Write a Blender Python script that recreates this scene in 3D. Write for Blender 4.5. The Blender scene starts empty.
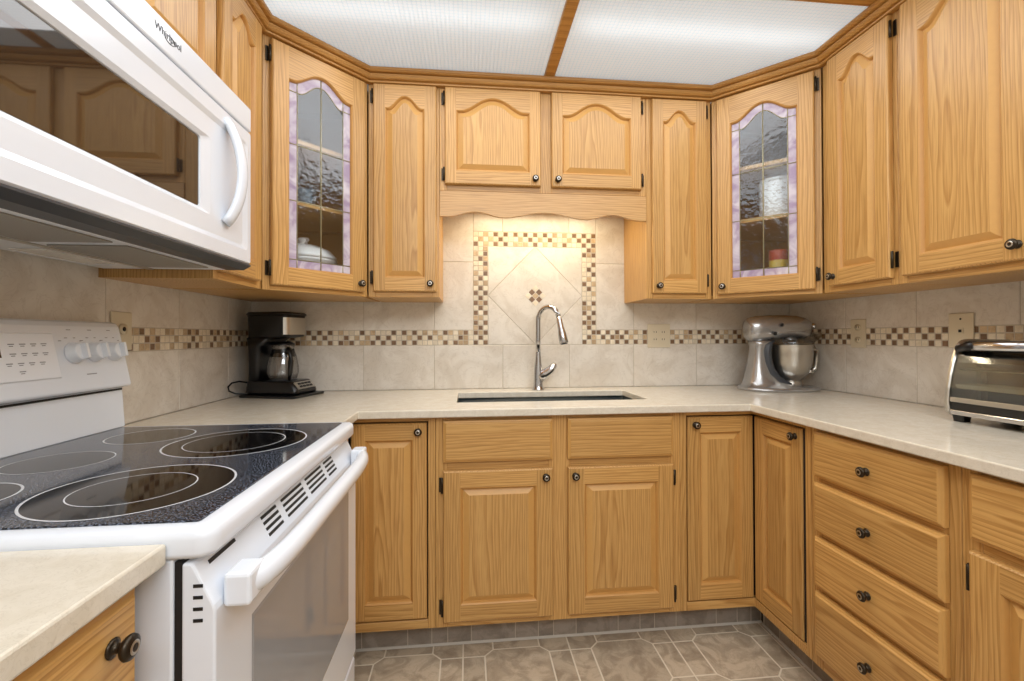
import bpy, bmesh, math, random
from mathutils import Vector, Matrix
random.seed(7)
C = bpy.context.scene.collection
PI = math.pi
W = 2.7617            # room width
ZU0, ZU1 = 1.347, 2.270   # upper cabinets bottom / top
ZB = 0.114            # base cabinet underside
ZC0, ZC1 = 0.886, 0.914   # worktop

# ------------------------------------------------------------------ materials
def srgb(r, g, b):
    f = lambda c: (c/255/12.92) if c/255 <= .04045 else ((c/255+.055)/1.055)**2.4
    return (f(r), f(g), f(b), 1)

def newmat(name):
    m = bpy.data.materials.new(name); m.use_nodes = True
    nt = m.node_tree
    return m, nt, nt.nodes['Principled BSDF']

def plain(name, col, rough=.5, metal=0, bump=0, bscale=200, coat=0, spec=None):
    m, nt, b = newmat(name)
    n = nt.nodes.new('ShaderNodeTexNoise'); n.inputs['Scale'].default_value = bscale; n.inputs['Detail'].default_value = 2
    tc = nt.nodes.new('ShaderNodeTexCoord'); nt.links.new(tc.outputs['Object'], n.inputs['Vector'])
    mx = nt.nodes.new('ShaderNodeMix'); mx.data_type = 'RGBA'
    mx.inputs['A'].default_value = [c*.95 for c in col[:3]]+[1]; mx.inputs['B'].default_value = [min(1, c*1.04) for c in col[:3]]+[1]
    nt.links.new(n.outputs['Fac'], mx.inputs['Factor']); nt.links.new(mx.outputs['Result'], b.inputs['Base Color'])
    b.inputs['Roughness'].default_value = rough; b.inputs['Metallic'].default_value = metal
    b.inputs['Coat Weight'].default_value = coat; b.inputs['Coat Roughness'].default_value = .08
    if spec is not None: b.inputs['Specular IOR Level'].default_value = spec
    if bump:
        bp = nt.nodes.new('ShaderNodeBump'); bp.inputs['Strength'].default_value = bump; bp.inputs['Distance'].default_value = .002
        nt.links.new(n.outputs['Fac'], bp.inputs['Height']); nt.links.new(bp.outputs['Normal'], b.inputs['Normal'])
    return m

def ramp(nt, stops, interp='LINEAR'):
    r = nt.nodes.new('ShaderNodeValToRGB'); cr = r.color_ramp; cr.interpolation = interp
    while len(cr.elements) < len(stops): cr.elements.new(.5)
    for e, (p, c) in zip(cr.elements, stops): e.position = p; e.color = c
    return r

def oak(name, axis='Z', light=srgb(216, 171, 104), dark=srgb(174, 124, 61), cathedral=1.0):
    m, nt, b = newmat(name); N, L = nt.nodes, nt.links
    tc = N.new('ShaderNodeTexCoord'); oi = N.new('ShaderNodeObjectInfo')
    geo = N.new('ShaderNodeNewGeometry')
    sep = N.new('ShaderNodeSeparateXYZ'); L.new(tc.outputs['Object'], sep.inputs[0])
    comb = N.new('ShaderNodeCombineXYZ')
    if axis == 'Z':
        L.new(sep.outputs['X'], comb.inputs['X']); L.new(sep.outputs['Y'], comb.inputs['Y']); L.new(sep.outputs['Z'], comb.inputs['Z'])
    else:
        L.new(sep.outputs['Z'], comb.inputs['X']); L.new(sep.outputs['Y'], comb.inputs['Y']); L.new(sep.outputs['X'], comb.inputs['Z'])
    # offset every board
    ad = N.new('ShaderNodeMath'); ad.operation = 'MULTIPLY_ADD'; ad.inputs[1].default_value = 3.7
    L.new(geo.outputs['Random Per Island'], ad.inputs[0]); L.new(oi.outputs['Random'], ad.inputs[2])
    rnd = N.new('ShaderNodeMath'); rnd.operation = 'FRACT'; L.new(ad.outputs[0], rnd.inputs[0])
    off = N.new('ShaderNodeCombineXYZ')
    m1 = N.new('ShaderNodeMath'); m1.operation = 'MULTIPLY_ADD'; m1.inputs[1].default_value = .10; m1.inputs[2].default_value = -.22
    L.new(rnd.outputs[0], m1.inputs[0]); L.new(m1.outputs[0], off.inputs['X'])
    off.inputs['Y'].default_value = .035
    m2 = N.new('ShaderNodeMath'); m2.operation = 'MULTIPLY'; m2.inputs[1].default_value = 9.0
    L.new(rnd.outputs[0], m2.inputs[0]); L.new(m2.outputs[0], off.inputs['Z'])
    va = N.new('ShaderNodeVectorMath'); va.operation = 'ADD'; L.new(comb.outputs[0], va.inputs[0]); L.new(off.outputs[0], va.inputs[1])
    mp = N.new('ShaderNodeMapping'); mp.inputs['Scale'].default_value = (1, 1, .11); L.new(va.outputs[0], mp.inputs['Vector'])
    # large warp so flat-sawn boards show cathedral arches
    nz = N.new('ShaderNodeTexNoise'); nz.inputs['Scale'].default_value = 9; nz.inputs['Detail'].default_value = 2.5
    L.new(mp.outputs[0], nz.inputs['Vector'])
    sub = N.new('ShaderNodeVectorMath'); sub.operation = 'MULTIPLY_ADD'
    sub.inputs[1].default_value = (.085*cathedral, .085*cathedral, 0)
    L.new(nz.outputs['Color'], sub.inputs[0]); L.new(mp.outputs[0], sub.inputs[2])
    wv = N.new('ShaderNodeTexWave'); wv.wave_type = 'RINGS'; wv.rings_direction = 'Z'; wv.wave_profile = 'SAW'
    wv.inputs['Scale'].default_value = 34; wv.inputs['Distortion'].default_value = .8; wv.inputs['Detail'].default_value = 2; wv.inputs['Detail Scale'].default_value = 2
    L.new(sub.outputs[0], wv.inputs['Vector'])
    r1 = ramp(nt, [(0, light), (.55, [l*.6+d*.4 for l, d in zip(light, dark)]), (.86, dark), (1, light)])
    L.new(wv.outputs['Color'], r1.inputs[0])
    # pores
    mp2 = N.new('ShaderNodeMapping'); mp2.inputs['Scale'].default_value = (300, 300, 9); L.new(va.outputs[0], mp2.inputs['Vector'])
    n2 = N.new('ShaderNodeTexNoise'); n2.inputs['Scale'].default_value = 1; n2.inputs['Detail'].default_value = 1
    L.new(mp2.outputs[0], n2.inputs['Vector'])
    r2 = ramp(nt, [(.34, (.68, .60, .50, 1)), (.50, (1, 1, 1, 1)), (1, (1.0, 1.0, 1.0, 1))]); L.new(n2.outputs['Fac'], r2.inputs[0])
    mul = N.new('ShaderNodeMix'); mul.data_type = 'RGBA'; mul.blend_type = 'MULTIPLY'; mul.inputs['Factor'].default_value = .75
    L.new(r1.outputs[0], mul.inputs['A']); L.new(r2.outputs[0], mul.inputs['B'])
    # broad tone change per board
    hsv = N.new('ShaderNodeHueSaturation'); hsv.inputs['Saturation'].default_value = 1.0
    m3 = N.new('ShaderNodeMath'); m3.operation = 'MULTIPLY_ADD'; m3.inputs[1].default_value = .16; m3.inputs[2].default_value = .90
    L.new(rnd.outputs[0], m3.inputs[0]); L.new(m3.outputs[0], hsv.inputs['Value'])
    mx2 = N.new('ShaderNodeMix'); mx2.data_type = 'RGBA'; mx2.inputs['Factor'].default_value = .30
    mx2.inputs['B'].default_value = [(l+d)/2 for l, d in zip(light, dark)]
    L.new(mul.outputs['Result'], mx2.inputs['A'])
    L.new(mx2.outputs['Result'], hsv.inputs['Color']); L.new(hsv.outputs[0], b.inputs['Base Color'])
    b.inputs['Roughness'].default_value = .42
    b.inputs['Coat Weight'].default_value = .18; b.inputs['Coat Roughness'].default_value = .22
    bp = N.new('ShaderNodeBump'); bp.inputs['Strength'].default_value = .12; bp.inputs['Distance'].default_value = .001
    L.new(n2.outputs['Fac'], bp.inputs['Height']); L.new(bp.outputs['Normal'], b.inputs['Normal'])
    return m

OAKV = oak('oak_upright_grain', 'Z')
OAKH = oak('oak_level_grain', 'X')
OAKC = oak('oak_moulding', 'X', srgb(210, 160, 88), srgb(176, 122, 58), .4)
OAKVAL = oak('oak_valance', 'X', srgb(206, 164, 108), srgb(182, 138, 82))
OAKE = plain('oak_routed_edge', srgb(206, 158, 90), .42, bscale=60)
OAKM = plain('oak_door_moulding', srgb(194, 144, 78), .45, bscale=60)
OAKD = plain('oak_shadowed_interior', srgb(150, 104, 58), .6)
DARK = plain('gap_shade_and_toe_kick', srgb(30, 22, 16), .8)  # near-black painting the shade in door gaps; toe kicks share it
BRONZE = plain('aged_bronze', srgb(62, 54, 44), .32, .85)
WHITE = plain('white_enamel', srgb(230, 235, 243), .22, 0, coat=.3, bscale=3)
WHITE2 = plain('white_plastic', srgb(240, 243, 248), .35, bscale=4)
GREYP = plain('grey_plastic', srgb(150, 150, 152), .4)
MARK = plain('grey_print', srgb(140, 142, 148), .5)
BLACKP = plain('black_plastic', srgb(13, 13, 15), .28)
CHAR = plain('charcoal_strip', srgb(62, 65, 70), .4)
SLOT = plain('vent_slot_black', srgb(22, 22, 24), .6)
CHROME = plain('chrome', srgb(200, 200, 202), .14, 1, bscale=4)
STEEL = plain('brushed_steel', srgb(196, 192, 184), .28, 1, bump=.05, bscale=300)
SILVER = plain('silver_paint', srgb(178, 177, 176), .24, .75, bscale=4)
ALMOND = plain('almond_plastic', srgb(214, 202, 176), .4, bscale=5)
GROUT = plain('tile_grout', srgb(190, 180, 164), .9, bscale=50)
PAINT = plain('pale_wall_paint', srgb(226, 222, 214), .85, bscale=8)
CAULK = plain('pale_caulk', srgb(190, 183, 172), .6)
SINK = plain('black_granite_sink', srgb(28, 36, 36), .3, bump=.1, bscale=700)
PORC = plain('white_porcelain', srgb(238, 236, 232), .2, coat=.4, bscale=4)
REDP = plain('red_glaze', srgb(176, 60, 44), .3)
YEL = plain('yellow_glaze', srgb(214, 180, 74), .35)
LEAD = plain('lead_came', srgb(168, 160, 128), .4, .5)
BLUEGL = plain('blue_grey_glaze', srgb(120, 138, 150), .25)
MESHF = plain('grease_filter_mesh', srgb(158, 152, 142), .5, .2, bump=.8, bscale=500)
TUBEM = plain('white_housing', srgb(240, 240, 240), .8)

def stone(name, base, vein, scale, fine=None, rough=.3, islandvar=.06, bump=0):
    m, nt, b = newmat(name); N, L = nt.nodes, nt.links
    tc = N.new('ShaderNodeTexCoord'); geo = N.new('ShaderNodeNewGeometry')
    off = N.new('ShaderNodeVectorMath'); off.operation = 'MULTIPLY_ADD'; off.inputs[1].default_value = (7, 5, 9)
    L.new(geo.outputs['Random Per Island'], off.inputs[0]); L.new(tc.outputs['Object'], off.inputs[2])
    n1 = N.new('ShaderNodeTexNoise'); n1.inputs['Scale'].default_value = scale; n1.inputs['Detail'].default_value = 7; n1.inputs['Roughness'].default_value = .62; n1.inputs['Distortion'].default_value = 1.2
    L.new(off.outputs[0], n1.inputs['Vector'])
    r = ramp(nt, [(.28, vein), (.46, [(a+c)/2 for a, c in zip(base, vein)]), (.56, base), (.8, [min(1, c*1.06) for c in base[:3]]+[1])])
    L.new(n1.outputs['Fac'], r.inputs[0])
    n3 = N.new('ShaderNodeTexNoise'); n3.inputs['Scale'].default_value = scale*2.1; n3.inputs['Detail'].default_value = 3; n3.inputs['Distortion'].default_value = 2.2
    L.new(off.outputs[0], n3.inputs['Vector'])
    r3 = ramp(nt, [(.475, (1, 1, 1, 1)), (.5, (.86, .84, .82, 1)), (.525, (1, 1, 1, 1))]); L.new(n3.outputs['Fac'], r3.inputs[0])
    mu = N.new('ShaderNodeMix'); mu.data_type = 'RGBA'; mu.blend_type = 'MULTIPLY'; mu.inputs['Factor'].default_value = .7
    L.new(r.outputs[0], mu.inputs['A']); L.new(r3.outputs[0], mu.inputs['B'])
    hsv = N.new('ShaderNodeHueSaturation'); ma = N.new('ShaderNodeMath'); ma.operation = 'MULTIPLY_ADD'
    ma.inputs[1].default_value = islandvar; ma.inputs[2].default_value = 1-islandvar/2
    L.new(geo.outputs['Random Per Island'], ma.inputs[0]); L.new(ma.outputs[0], hsv.inputs['Value'])
    L.new(mu.outputs['Result'], hsv.inputs['Color']); L.new(hsv.outputs[0], b.inputs['Base Color'])
    b.inputs['Roughness'].default_value = rough
    if bump:
        bp = N.new('ShaderNodeBump'); bp.inputs['Strength'].default_value = bump; bp.inputs['Distance'].default_value = .003
        L.new(n1.outputs['Fac'], bp.inputs['Height']); L.new(bp.outputs['Normal'], b.inputs['Normal'])
    return m
TILE = stone('marbled_wall_tile', srgb(222, 215, 204), srgb(206, 196, 182), 6, rough=.35)
CHIPL = stone('cream_mosaic_chip', srgb(228, 217, 196), srgb(214, 200, 174), 30, rough=.35, islandvar=.2)
CHIPM = stone('tan_mosaic_chip', srgb(196, 172, 138), srgb(172, 146, 112), 30, rough=.35, islandvar=.3)
CHIPD = stone('brown_mosaic_chip', srgb(128, 98, 70), srgb(102, 77, 54), 30, rough=.35, islandvar=.35)
WORKTOP = stone('cream_quartz', srgb(222, 214, 198), srgb(214, 205, 187), 24, rough=.16, islandvar=0)
FLOORT = stone('taupe_vinyl_tile', srgb(190, 173, 149), srgb(146, 129, 108), 11, rough=.38, islandvar=.22, bump=.15)
FLOORL = plain('vinyl_tile_line', srgb(224, 212, 190), .5)
COVET = stone('taupe_vinyl_cove', srgb(150, 139, 127), srgb(120, 110, 99), 9, rough=.6, islandvar=.2)
COVEL = plain('vinyl_cove_line', srgb(186, 174, 156), .5)

def glass_black():
    m, nt, b = newmat('speckled_black_glass'); N, L = nt.nodes, nt.links
    tc = N.new('ShaderNodeTexCoord')
    v = N.new('ShaderNodeTexNoise'); v.inputs['Scale'].default_value = 360; v.inputs['Detail'].default_value = 1
    L.new(tc.outputs['Object'], v.inputs['Vector'])
    r = ramp(nt, [(.48, srgb(16, 18, 23)), (.64, srgb(112, 119, 134))]); L.new(v.outputs['Fac'], r.inputs[0])
    L.new(r.outputs[0], b.inputs['Base Color']); b.inputs['Roughness'].default_value = .07
    return m
CTGLASS = glass_black()
BURN = plain('smooth_black_glass', srgb(16, 15, 16), .05)
RING = plain('printed_ring', srgb(210, 212, 216), .3)

def window_glass(name, col, rough=.04, spec=.9):
    m = plain(name, col, rough, 0, bscale=2); m.node_tree.nodes['Principled BSDF'].inputs['Specular IOR Level'].default_value = spec
    return m
MWGLASS = window_glass('dark_oven_glass', srgb(44, 36, 30), .03, 1.0)
MWGLASS.node_tree.nodes['Principled BSDF'].inputs['IOR'].default_value = 1.6
OVGLASS = window_glass('grey_oven_glass', srgb(158, 160, 164), .06, .8)
LCD = window_glass('dark_display', srgb(48, 30, 22), .1)

def leaded(name, tint, fog, glossy=.12, opal=None, ripple=.5):
    m = bpy.data.materials.new(name); m.use_nodes = True; nt = m.node_tree; N, L = nt.nodes, nt.links
    N.remove(N['Principled BSDF']); out = N['Material Output']
    tc = N.new('ShaderNodeTexCoord'); n = N.new('ShaderNodeTexNoise'); n.inputs['Scale'].default_value = 45; n.inputs['Detail'].default_value = 2
    L.new(tc.outputs['Object'], n.inputs['Vector'])
    bp = N.new('ShaderNodeBump'); bp.inputs['Strength'].default_value = ripple; bp.inputs['Distance'].default_value = .004
    L.new(n.outputs['Fac'], bp.inputs['Height'])
    tr = N.new('ShaderNodeBsdfTransparent'); tr.inputs['Color'].default_value = tint
    rf = N.new('ShaderNodeBsdfRefraction'); rf.inputs['IOR'].default_value = 1.12; rf.inputs['Roughness'].default_value = fog; rf.inputs['Color'].default_value = tint
    L.new(bp.outputs['Normal'], rf.inputs['Normal'])
    gl = N.new('ShaderNodeBsdfGlossy'); gl.inputs['Roughness'].default_value = .08; L.new(bp.outputs['Normal'], gl.inputs['Normal'])
    gl.inputs['Color'].default_value = (.95, .97, 1, 1)
    a = N.new('ShaderNodeMixShader'); a.inputs[0].default_value = .45; L.new(tr.outputs[0], a.inputs[1]); L.new(rf.outputs[0], a.inputs[2])
    c = N.new('ShaderNodeMixShader'); c.inputs[0].default_value = glossy; L.new(a.outputs[0], c.inputs[1]); L.new(gl.outputs[0], c.inputs[2])
    last = c
    if opal is not None:
        df = N.new('ShaderNodeBsdfDiffuse'); df.inputs['Color'].default_value = opal
        n2 = N.new('ShaderNodeTexNoise'); n2.inputs['Scale'].default_value = 14; n2.inputs['Detail'].default_value = 5; n2.inputs['Distortion'].default_value = 1.5
        L.new(tc.outputs['Object'], n2.inputs['Vector'])
        rr = ramp(nt, [(.35, opal), (.65, srgb(226, 218, 228))]); L.new(n2.outputs['Fac'], rr.inputs[0]); L.new(rr.outputs[0], df.inputs['Color'])
        d = N.new('ShaderNodeMixShader'); d.inputs[0].default_value = .78; L.new(c.outputs[0], d.inputs[1]); L.new(df.outputs[0], d.inputs[2]); last = d
    L.new(last.outputs[0], out.inputs['Surface'])
    return m
CLEARG = leaded('rippled_clear_glass', (.88, .93, .96, 1), .10, .10)
OPALG = leaded('mauve_opal_glass', (.8, .75, .85, 1), .2, .1, srgb(178, 158, 186))
DARKGL = leaded('smoked_door_glass', (.72, .74, .72, 1), .0, .09, None, 0.0)
CARAFE = leaded('clear_carafe_glass', (.86, .86, .86, 1), .0, .16, None, .03)
SHIELD = leaded('clear_plastic_shield', (.93, .93, .93, 1), .02, .10, None, .03)

def panel_mat():
    m = bpy.data.materials.new('prismatic_light_panel'); m.use_nodes = True; nt = m.node_tree; N, L = nt.nodes, nt.links
    N.remove(N['Principled BSDF']); out = N['Material Output']
    tc = N.new('ShaderNodeTexCoord')
    sx = N.new('ShaderNodeTexWave'); sx.bands_direction = 'X'; sx.inputs['Scale'].default_value = 20
    sy = N.new('ShaderNodeTexWave'); sy.bands_direction = 'Y'; sy.inputs['Scale'].default_value = 20
    for s in (sx, sy): L.new(tc.outputs['Object'], s.inputs['Vector'])
    mu = N.new('ShaderNodeMath'); mu.operation = 'MULTIPLY'; L.new(sx.outputs['Fac'], mu.inputs[0]); L.new(sy.outputs['Fac'], mu.inputs[1])
    r = ramp(nt, [(0, (.78, .81, .83, 1)), (.5, (.93, .97, 1, 1))]); L.new(mu.outputs[0], r.inputs[0])
    bp = N.new('ShaderNodeBump'); bp.inputs['Strength'].default_value = .4; bp.inputs['Distance'].default_value = .003; L.new(mu.outputs[0], bp.inputs['Height'])
    t = N.new('ShaderNodeBsdfTranslucent'); d = N.new('ShaderNodeBsdfDiffuse')
    L.new(r.outputs[0], t.inputs['Color']); L.new(r.outputs[0], d.inputs['Color'])
    L.new(bp.outputs['Normal'], d.inputs['Normal'])
    mx = N.new('ShaderNodeMixShader'); mx.inputs[0].default_value = .45; L.new(t.outputs[0], mx.inputs[1]); L.new(d.outputs[0], mx.inputs[2])
    em = N.new('ShaderNodeEmission'); em.inputs['Strength'].default_value = PANEL_E; L.new(r.outputs[0], em.inputs['Color'])
    ad = N.new('ShaderNodeAddShader'); L.new(mx.outputs[0], ad.inputs[0]); L.new(em.outputs[0], ad.inputs[1])
    L.new(ad.outputs[0], out.inputs['Surface'])
    return m
PANEL_E = .17
PANEL = panel_mat()

# ------------------------------------------------------------------ mesh builder
class MB:
    def __init__(s): s.v = []; s.f = []; s.m = []; s.mats = []; s.sm = []
    def mi(s, mat):
        if mat not in s.mats: s.mats.append(mat)
        return s.mats.index(mat)
    def add(s, verts, faces, mat, smooth=False, M=None):
        o = len(s.v); k = s.mi(mat)
        for p in verts:
            p = Vector(p); s.v.append(tuple(M @ p) if M is not None else tuple(p))
        for f in faces: s.f.append([i+o for i in f]); s.m.append(k); s.sm.append(smooth)
        return s
    def box(s, x0, x1, y0, y1, z0, z1, mat, M=None):
        v = [(x0,y0,z0),(x1,y0,z0),(x1,y1,z0),(x0,y1,z0),(x0,y0,z1),(x1,y0,z1),(x1,y1,z1),(x0,y1,z1)]
        f = [(0,3,2,1),(4,5,6,7),(0,1,5,4),(1,2,6,5),(2,3,7,6),(3,0,4,7)]
        return s.add(v, f, mat, M=M)
    def loft(s, loops, mat, cap0=True, cap1=True, smooth=False, closed=True, M=None):
        n = len(loops[0]); v = [p for l in loops for p in l]; f = []
        for i in range(len(loops)-1):
            for j in range(n if closed else n-1):
                a, b = i*n+j, i*n+(j+1) % n
                f.append((a, b, b+n, a+n))
        if cap0: f.append(tuple(range(n-1, -1, -1)))
        if cap1: f.append(tuple((len(loops)-1)*n+j for j in range(n)))
        return s.add(v, f, mat, smooth, M)
    def lathe(s, prof, mat, seg=24, M=None, smooth=True, cap0=False, cap1=False):
        loops = [[(r*math.cos(2*PI*k/seg), r*math.sin(2*PI*k/seg), z) for k in range(seg)] for r, z in prof]
        return s.loft(loops, mat, cap0, cap1, smooth, True, M)
    def tube(s, path, rad, mat, seg=12, ry=None, up=None, M=None):
        path = [Vector(p) for p in path]; loops = []
        for i, p in enumerate(path):
            t = (path[min(i+1, len(path)-1)]-path[max(i-1, 0)]).normalized()
            u = Vector(up) if up else (Vector((0,0,1)) if abs(t.z) < .9 else Vector((0,1,0)))
            a = t.cross(u).normalized(); b = a.cross(t)
            r = rad[i] if isinstance(rad, (list, tuple)) else rad
            r2 = (ry[i] if isinstance(ry, (list, tuple)) else ry) if ry is not None else r
            loops.append([tuple(p+a*r*math.cos(2*PI*k/seg)+b*r2*math.sin(2*PI*k/seg)) for k in range(seg)])
        return s.loft(loops, mat, True, True, True, True, M)
    def prism(s, poly, mat, axis='z', a=0, b=1, M=None, smooth=False):
        f = {'z': lambda p, t: (p[0], p[1], t), 'y': lambda p, t: (p[0], t, p[1]), 'x': lambda p, t: (t, p[0], p[1])}[axis]
        return s.loft([[f(p, a) for p in poly], [f(p, b) for p in poly]], mat, True, True, smooth, True, M)
    def build(s, name, parent=None, bevel=0, seg=2, loc=None, rot=None, autosmooth=True):
        me = bpy.data.meshes.new(name); me.from_pydata(s.v, [], s.f)
        for m in s.mats: me.materials.append(m)
        for p, k, q in zip(me.polygons, s.m, s.sm): p.material_index = k; p.use_smooth = q
        bm = bmesh.new(); bm.from_mesh(me); bmesh.ops.recalc_face_normals(bm, faces=bm.faces); bm.to_mesh(me); bm.free()
        me.validate(); me.update()
        o = bpy.data.objects.new(name, me); C.objects.link(o)
        if parent is not None: o.parent = parent
        if loc is not None: o.location = loc
        if rot is not None: o.rotation_euler = rot
        if bevel:
            md = o.modifiers.new('edge', 'BEVEL'); md.width = bevel; md.segments = seg; md.limit_method = 'ANGLE'; md.angle_limit = math.radians(35)
        return o

def thing(name, label, cat, loc=(0,0,0), rotz=0, group=None):
    o = bpy.data.objects.new(name, None); C.objects.link(o); o.empty_display_size = .05
    o.location = loc; o.rotation_euler = (0, 0, rotz); tag(o, label, cat, group); return o
def tag(o, label, cat, group=None):
    o['label'] = label; o['category'] = cat
    if group: o['group'] = group
    return o
def struct(o): o['kind'] = 'structure'; return o

# ------------------------------------------------------------------ room shell
YR = -3.7
ZT = 2.46
def slab(name, *b, mat=PAINT): return struct(MB().box(*b, mat).build(name))
wall_back = slab('wall_back', -.15, W+.15, .007, .15, 0, ZT)
wall_left = slab('wall_left', -.15, -.007, YR, .005, 0, ZT)
wall_right = slab('wall_right', W+.007, W+.15, YR, .005, 0, ZT)
wall_rear = slab('wall_front', -.15, W+.15, YR-.15, YR-.002, 0, ZT)
ceiling = slab('ceiling', -.15, W+.15, YR, .005, ZT+.002, ZT+.1, mat=TUBEM)

# floor: clipped squares with paired planks between them
def inset_poly(poly, g):
    n = len(poly); out = []
    cx = sum(p[0] for p in poly)/n; cy = sum(p[1] for p in poly)/n
    area = sum(poly[i][0]*poly[(i+1) % n][1]-poly[(i+1) % n][0]*poly[i][1] for i in range(n))
    if area < 0: poly = poly[::-1]
    lines = []
    for i in range(n):
        a, b = Vector(poly[i]), Vector(poly[(i+1) % n]); d = (b-a).normalized(); nn = Vector((-d.y, d.x))
        lines.append((a+nn*g, d))
    for i in range(n):
        p, d = lines[i-1]; q, e = lines[i]
        den = d.x*e.y-d.y*e.x
        if abs(den) < 1e-9: out.append(tuple(q)); continue
        t = ((q.x-p.x)*e.y-(q.y-p.y)*e.x)/den
        out.append(tuple(p+d*t))
    return out
def clip_poly(poly, x0, x1, y0, y1):
    def cl(P, f, inter):
        R = []
        for i in range(len(P)):
            a, b = P[i-1], P[i]
            if f(b):
                if not f(a): R.append(inter(a, b))
                R.append(b)
            elif f(a): R.append(inter(a, b))
        return R
    def ix(c): return lambda a, b: (c, a[1]+(b[1]-a[1])*(c-a[0])/(b[0]-a[0]))
    def iy(c): return lambda a, b: (a[0]+(b[0]-a[0])*(c-a[1])/(b[1]-a[1]), c)
    for f, i in ((lambda p: p[0] >= x0-1e-9, ix(x0)), (lambda p: p[0] <= x1+1e-9, ix(x1)), (lambda p: p[1] >= y0-1e-9, iy(y0)), (lambda p: p[1] <= y1+1e-9, iy(y1))):
        poly = cl(poly, f, i)
        if len(poly) < 3: return []
    return poly
fl = MB(); fl.box(-.15, W+.15, YR-.15, .15, -.05, -.0008, FLOORL)
S, PT, CL = .24, .40, .032; G = .0028
def floor_cells():
    for i in range(-4, 5):
        for j in range(-1, 9):
            cx, cy = 1.213+PT*i, -.70-PT*j; h = S/2; e = PT/2
            yield [(cx-h+CL, cy-h), (cx+h-CL, cy-h), (cx+h, cy-h+CL), (cx+h, cy+h-CL), (cx+h-CL, cy+h), (cx-h+CL, cy+h), (cx-h, cy+h-CL), (cx-h, cy-h+CL)]
            yield [(cx+h, cy-h+CL), (cx+e, cy-h+CL), (cx+e, cy+h-CL), (cx+h, cy+h-CL)]
            yield [(cx+e, cy-h+CL), (cx+PT-h, cy-h+CL), (cx+PT-h, cy+h-CL), (cx+e, cy+h-CL)]
            yield [(cx-h+CL, cy+h), (cx+h-CL, cy+h), (cx+h-CL, cy+e), (cx-h+CL, cy+e)]
            yield [(cx-h+CL, cy+e), (cx+h-CL, cy+e), (cx+h-CL, cy+PT-h), (cx-h+CL, cy+PT-h)]
            X, Y = cx+e, cy+e; k = PT/2-h; c = k+CL
            for sx in (-1, 1):
                for sy in (-1, 1):
                    yield [(X, Y), (X+sx*c, Y), (X+sx*c, Y+sy*k), (X+sx*k, Y+sy*c), (X, Y+sy*c)]
for poly in floor_cells():
    q = clip_poly(inset_poly(poly, G), .0, W, YR, 0)
    if len(q) >= 3: fl.add([(x, y, 0) for x, y in q], [tuple(range(len(q)))], FLOORT)
struct(fl.build('floor'))

# coved vinyl on the toe kicks
YTK = -.530
def cove(name, p0, p1):
    p0, p1 = Vector(p0), Vector(p1); d = (p1-p0); L = d.length; d.normalize(); n = Vector((d.y, -d.x))   # n points into the room
    M = Matrix(((d.x, n.x, 0, p0.x), (d.y, n.y, 0, p0.y), (0, 0, 1, 0), (0, 0, 0, 1)))
    b = MB(); b.box(0, L, 0, .004, .001, ZB-.003, COVEL, M)
    u = .012; k = 0; wid = [.09, .17, .09, .06]
    while u < L-.02:
        w = min(wid[k % 4], L-.004-u)
        if k % 4 == 1:
            cells = [[(u, .004), (u+w, .004), (u+w, .085), (u, .085)], [(u, .085), (u+w, .085), (u+w+.012, .108), (u-.012, .108)]]
        else: cells = [[(u, .004), (u+w, .004), (u+w, .085), (u+w-.01, .108), (u+.01, .108), (u, .085)]]
        for c in cells:
            q = clip_poly(inset_poly(c, .0016), 0, L, .004, .109)
            if len(q) > 2: b.add([(x, .0048, z) for x, z in q], [tuple(range(len(q)))], COVET, M=M)
        u += w; k += 1
    o = struct(b.build(name))
    c = MB(); c.prism([(0.0045, .001), (.010, .001), (.0075, .007), (.0045, .009)], CAULK, 'x', .0, L, M); c.build('caulk_line', o)
    return o
cove('baseboard_back', (.532, YTK), (W-.532, YTK))
cove('baseboard_right', (W-.532, YTK-.02), (W-.532, -2.55))

# tiles
def tile_mesh(polys, chips, M, u0, u1, z0, z1):
    t = MB(); t.box(u0, u1, .0005, .0055, z0, z1, GROUT, M)
    for p in polys:
        a = inset_poly(p, .0012); b = inset_poly(p, .0028)
        if len(a) < 3: continue
        n = len(a)
        t.loft([[(x, .0004, z) for x, z in a], [(x, -.0010, z) for x, z in b]], TILE, False, True, M=M)
    c = MB()
    for p, mat in chips:
        k_ = .0026 if mat is CHIPD else .0016
        a = inset_poly(p, k_); b = inset_poly(p, k_+.001)
        c.loft([[(x, .0004, z) for x, z in a], [(x, -.0008, z) for x, z in b]], mat, False, True, M=M)
    return t, c
def rect(a, b, c, d): return [(a, c), (b, c), (b, d), (a, d)]
def chipmat(i, j):
    if (i+j) % 2 == 0:
        return random.choice([CHIPD, CHIPD, CHIPD, CHIPD, CHIPM, CHIPL])
    return random.choice([CHIPL, CHIPL, CHIPL, CHIPL, CHIPL, CHIPM])
def chips_in(u0, u1, z0, z1, across=3, horiz=True):
    out = []
    nu = max(1, round((u1-u0)/.025)); nz = max(1, round((z1-z0)/.025))
    du, dz = (u1-u0)/nu, (z1-z0)/nz
    for i in range(nu):
        for j in range(nz): out.append((rect(u0+i*du, u0+(i+1)*du, z0+j*dz, z0+(j+1)*dz), chipmat(i, j)))
    return out
ZA, ZS, ZR2, ZR3 = 1.134, 1.209, 1.551, 1.893
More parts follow.
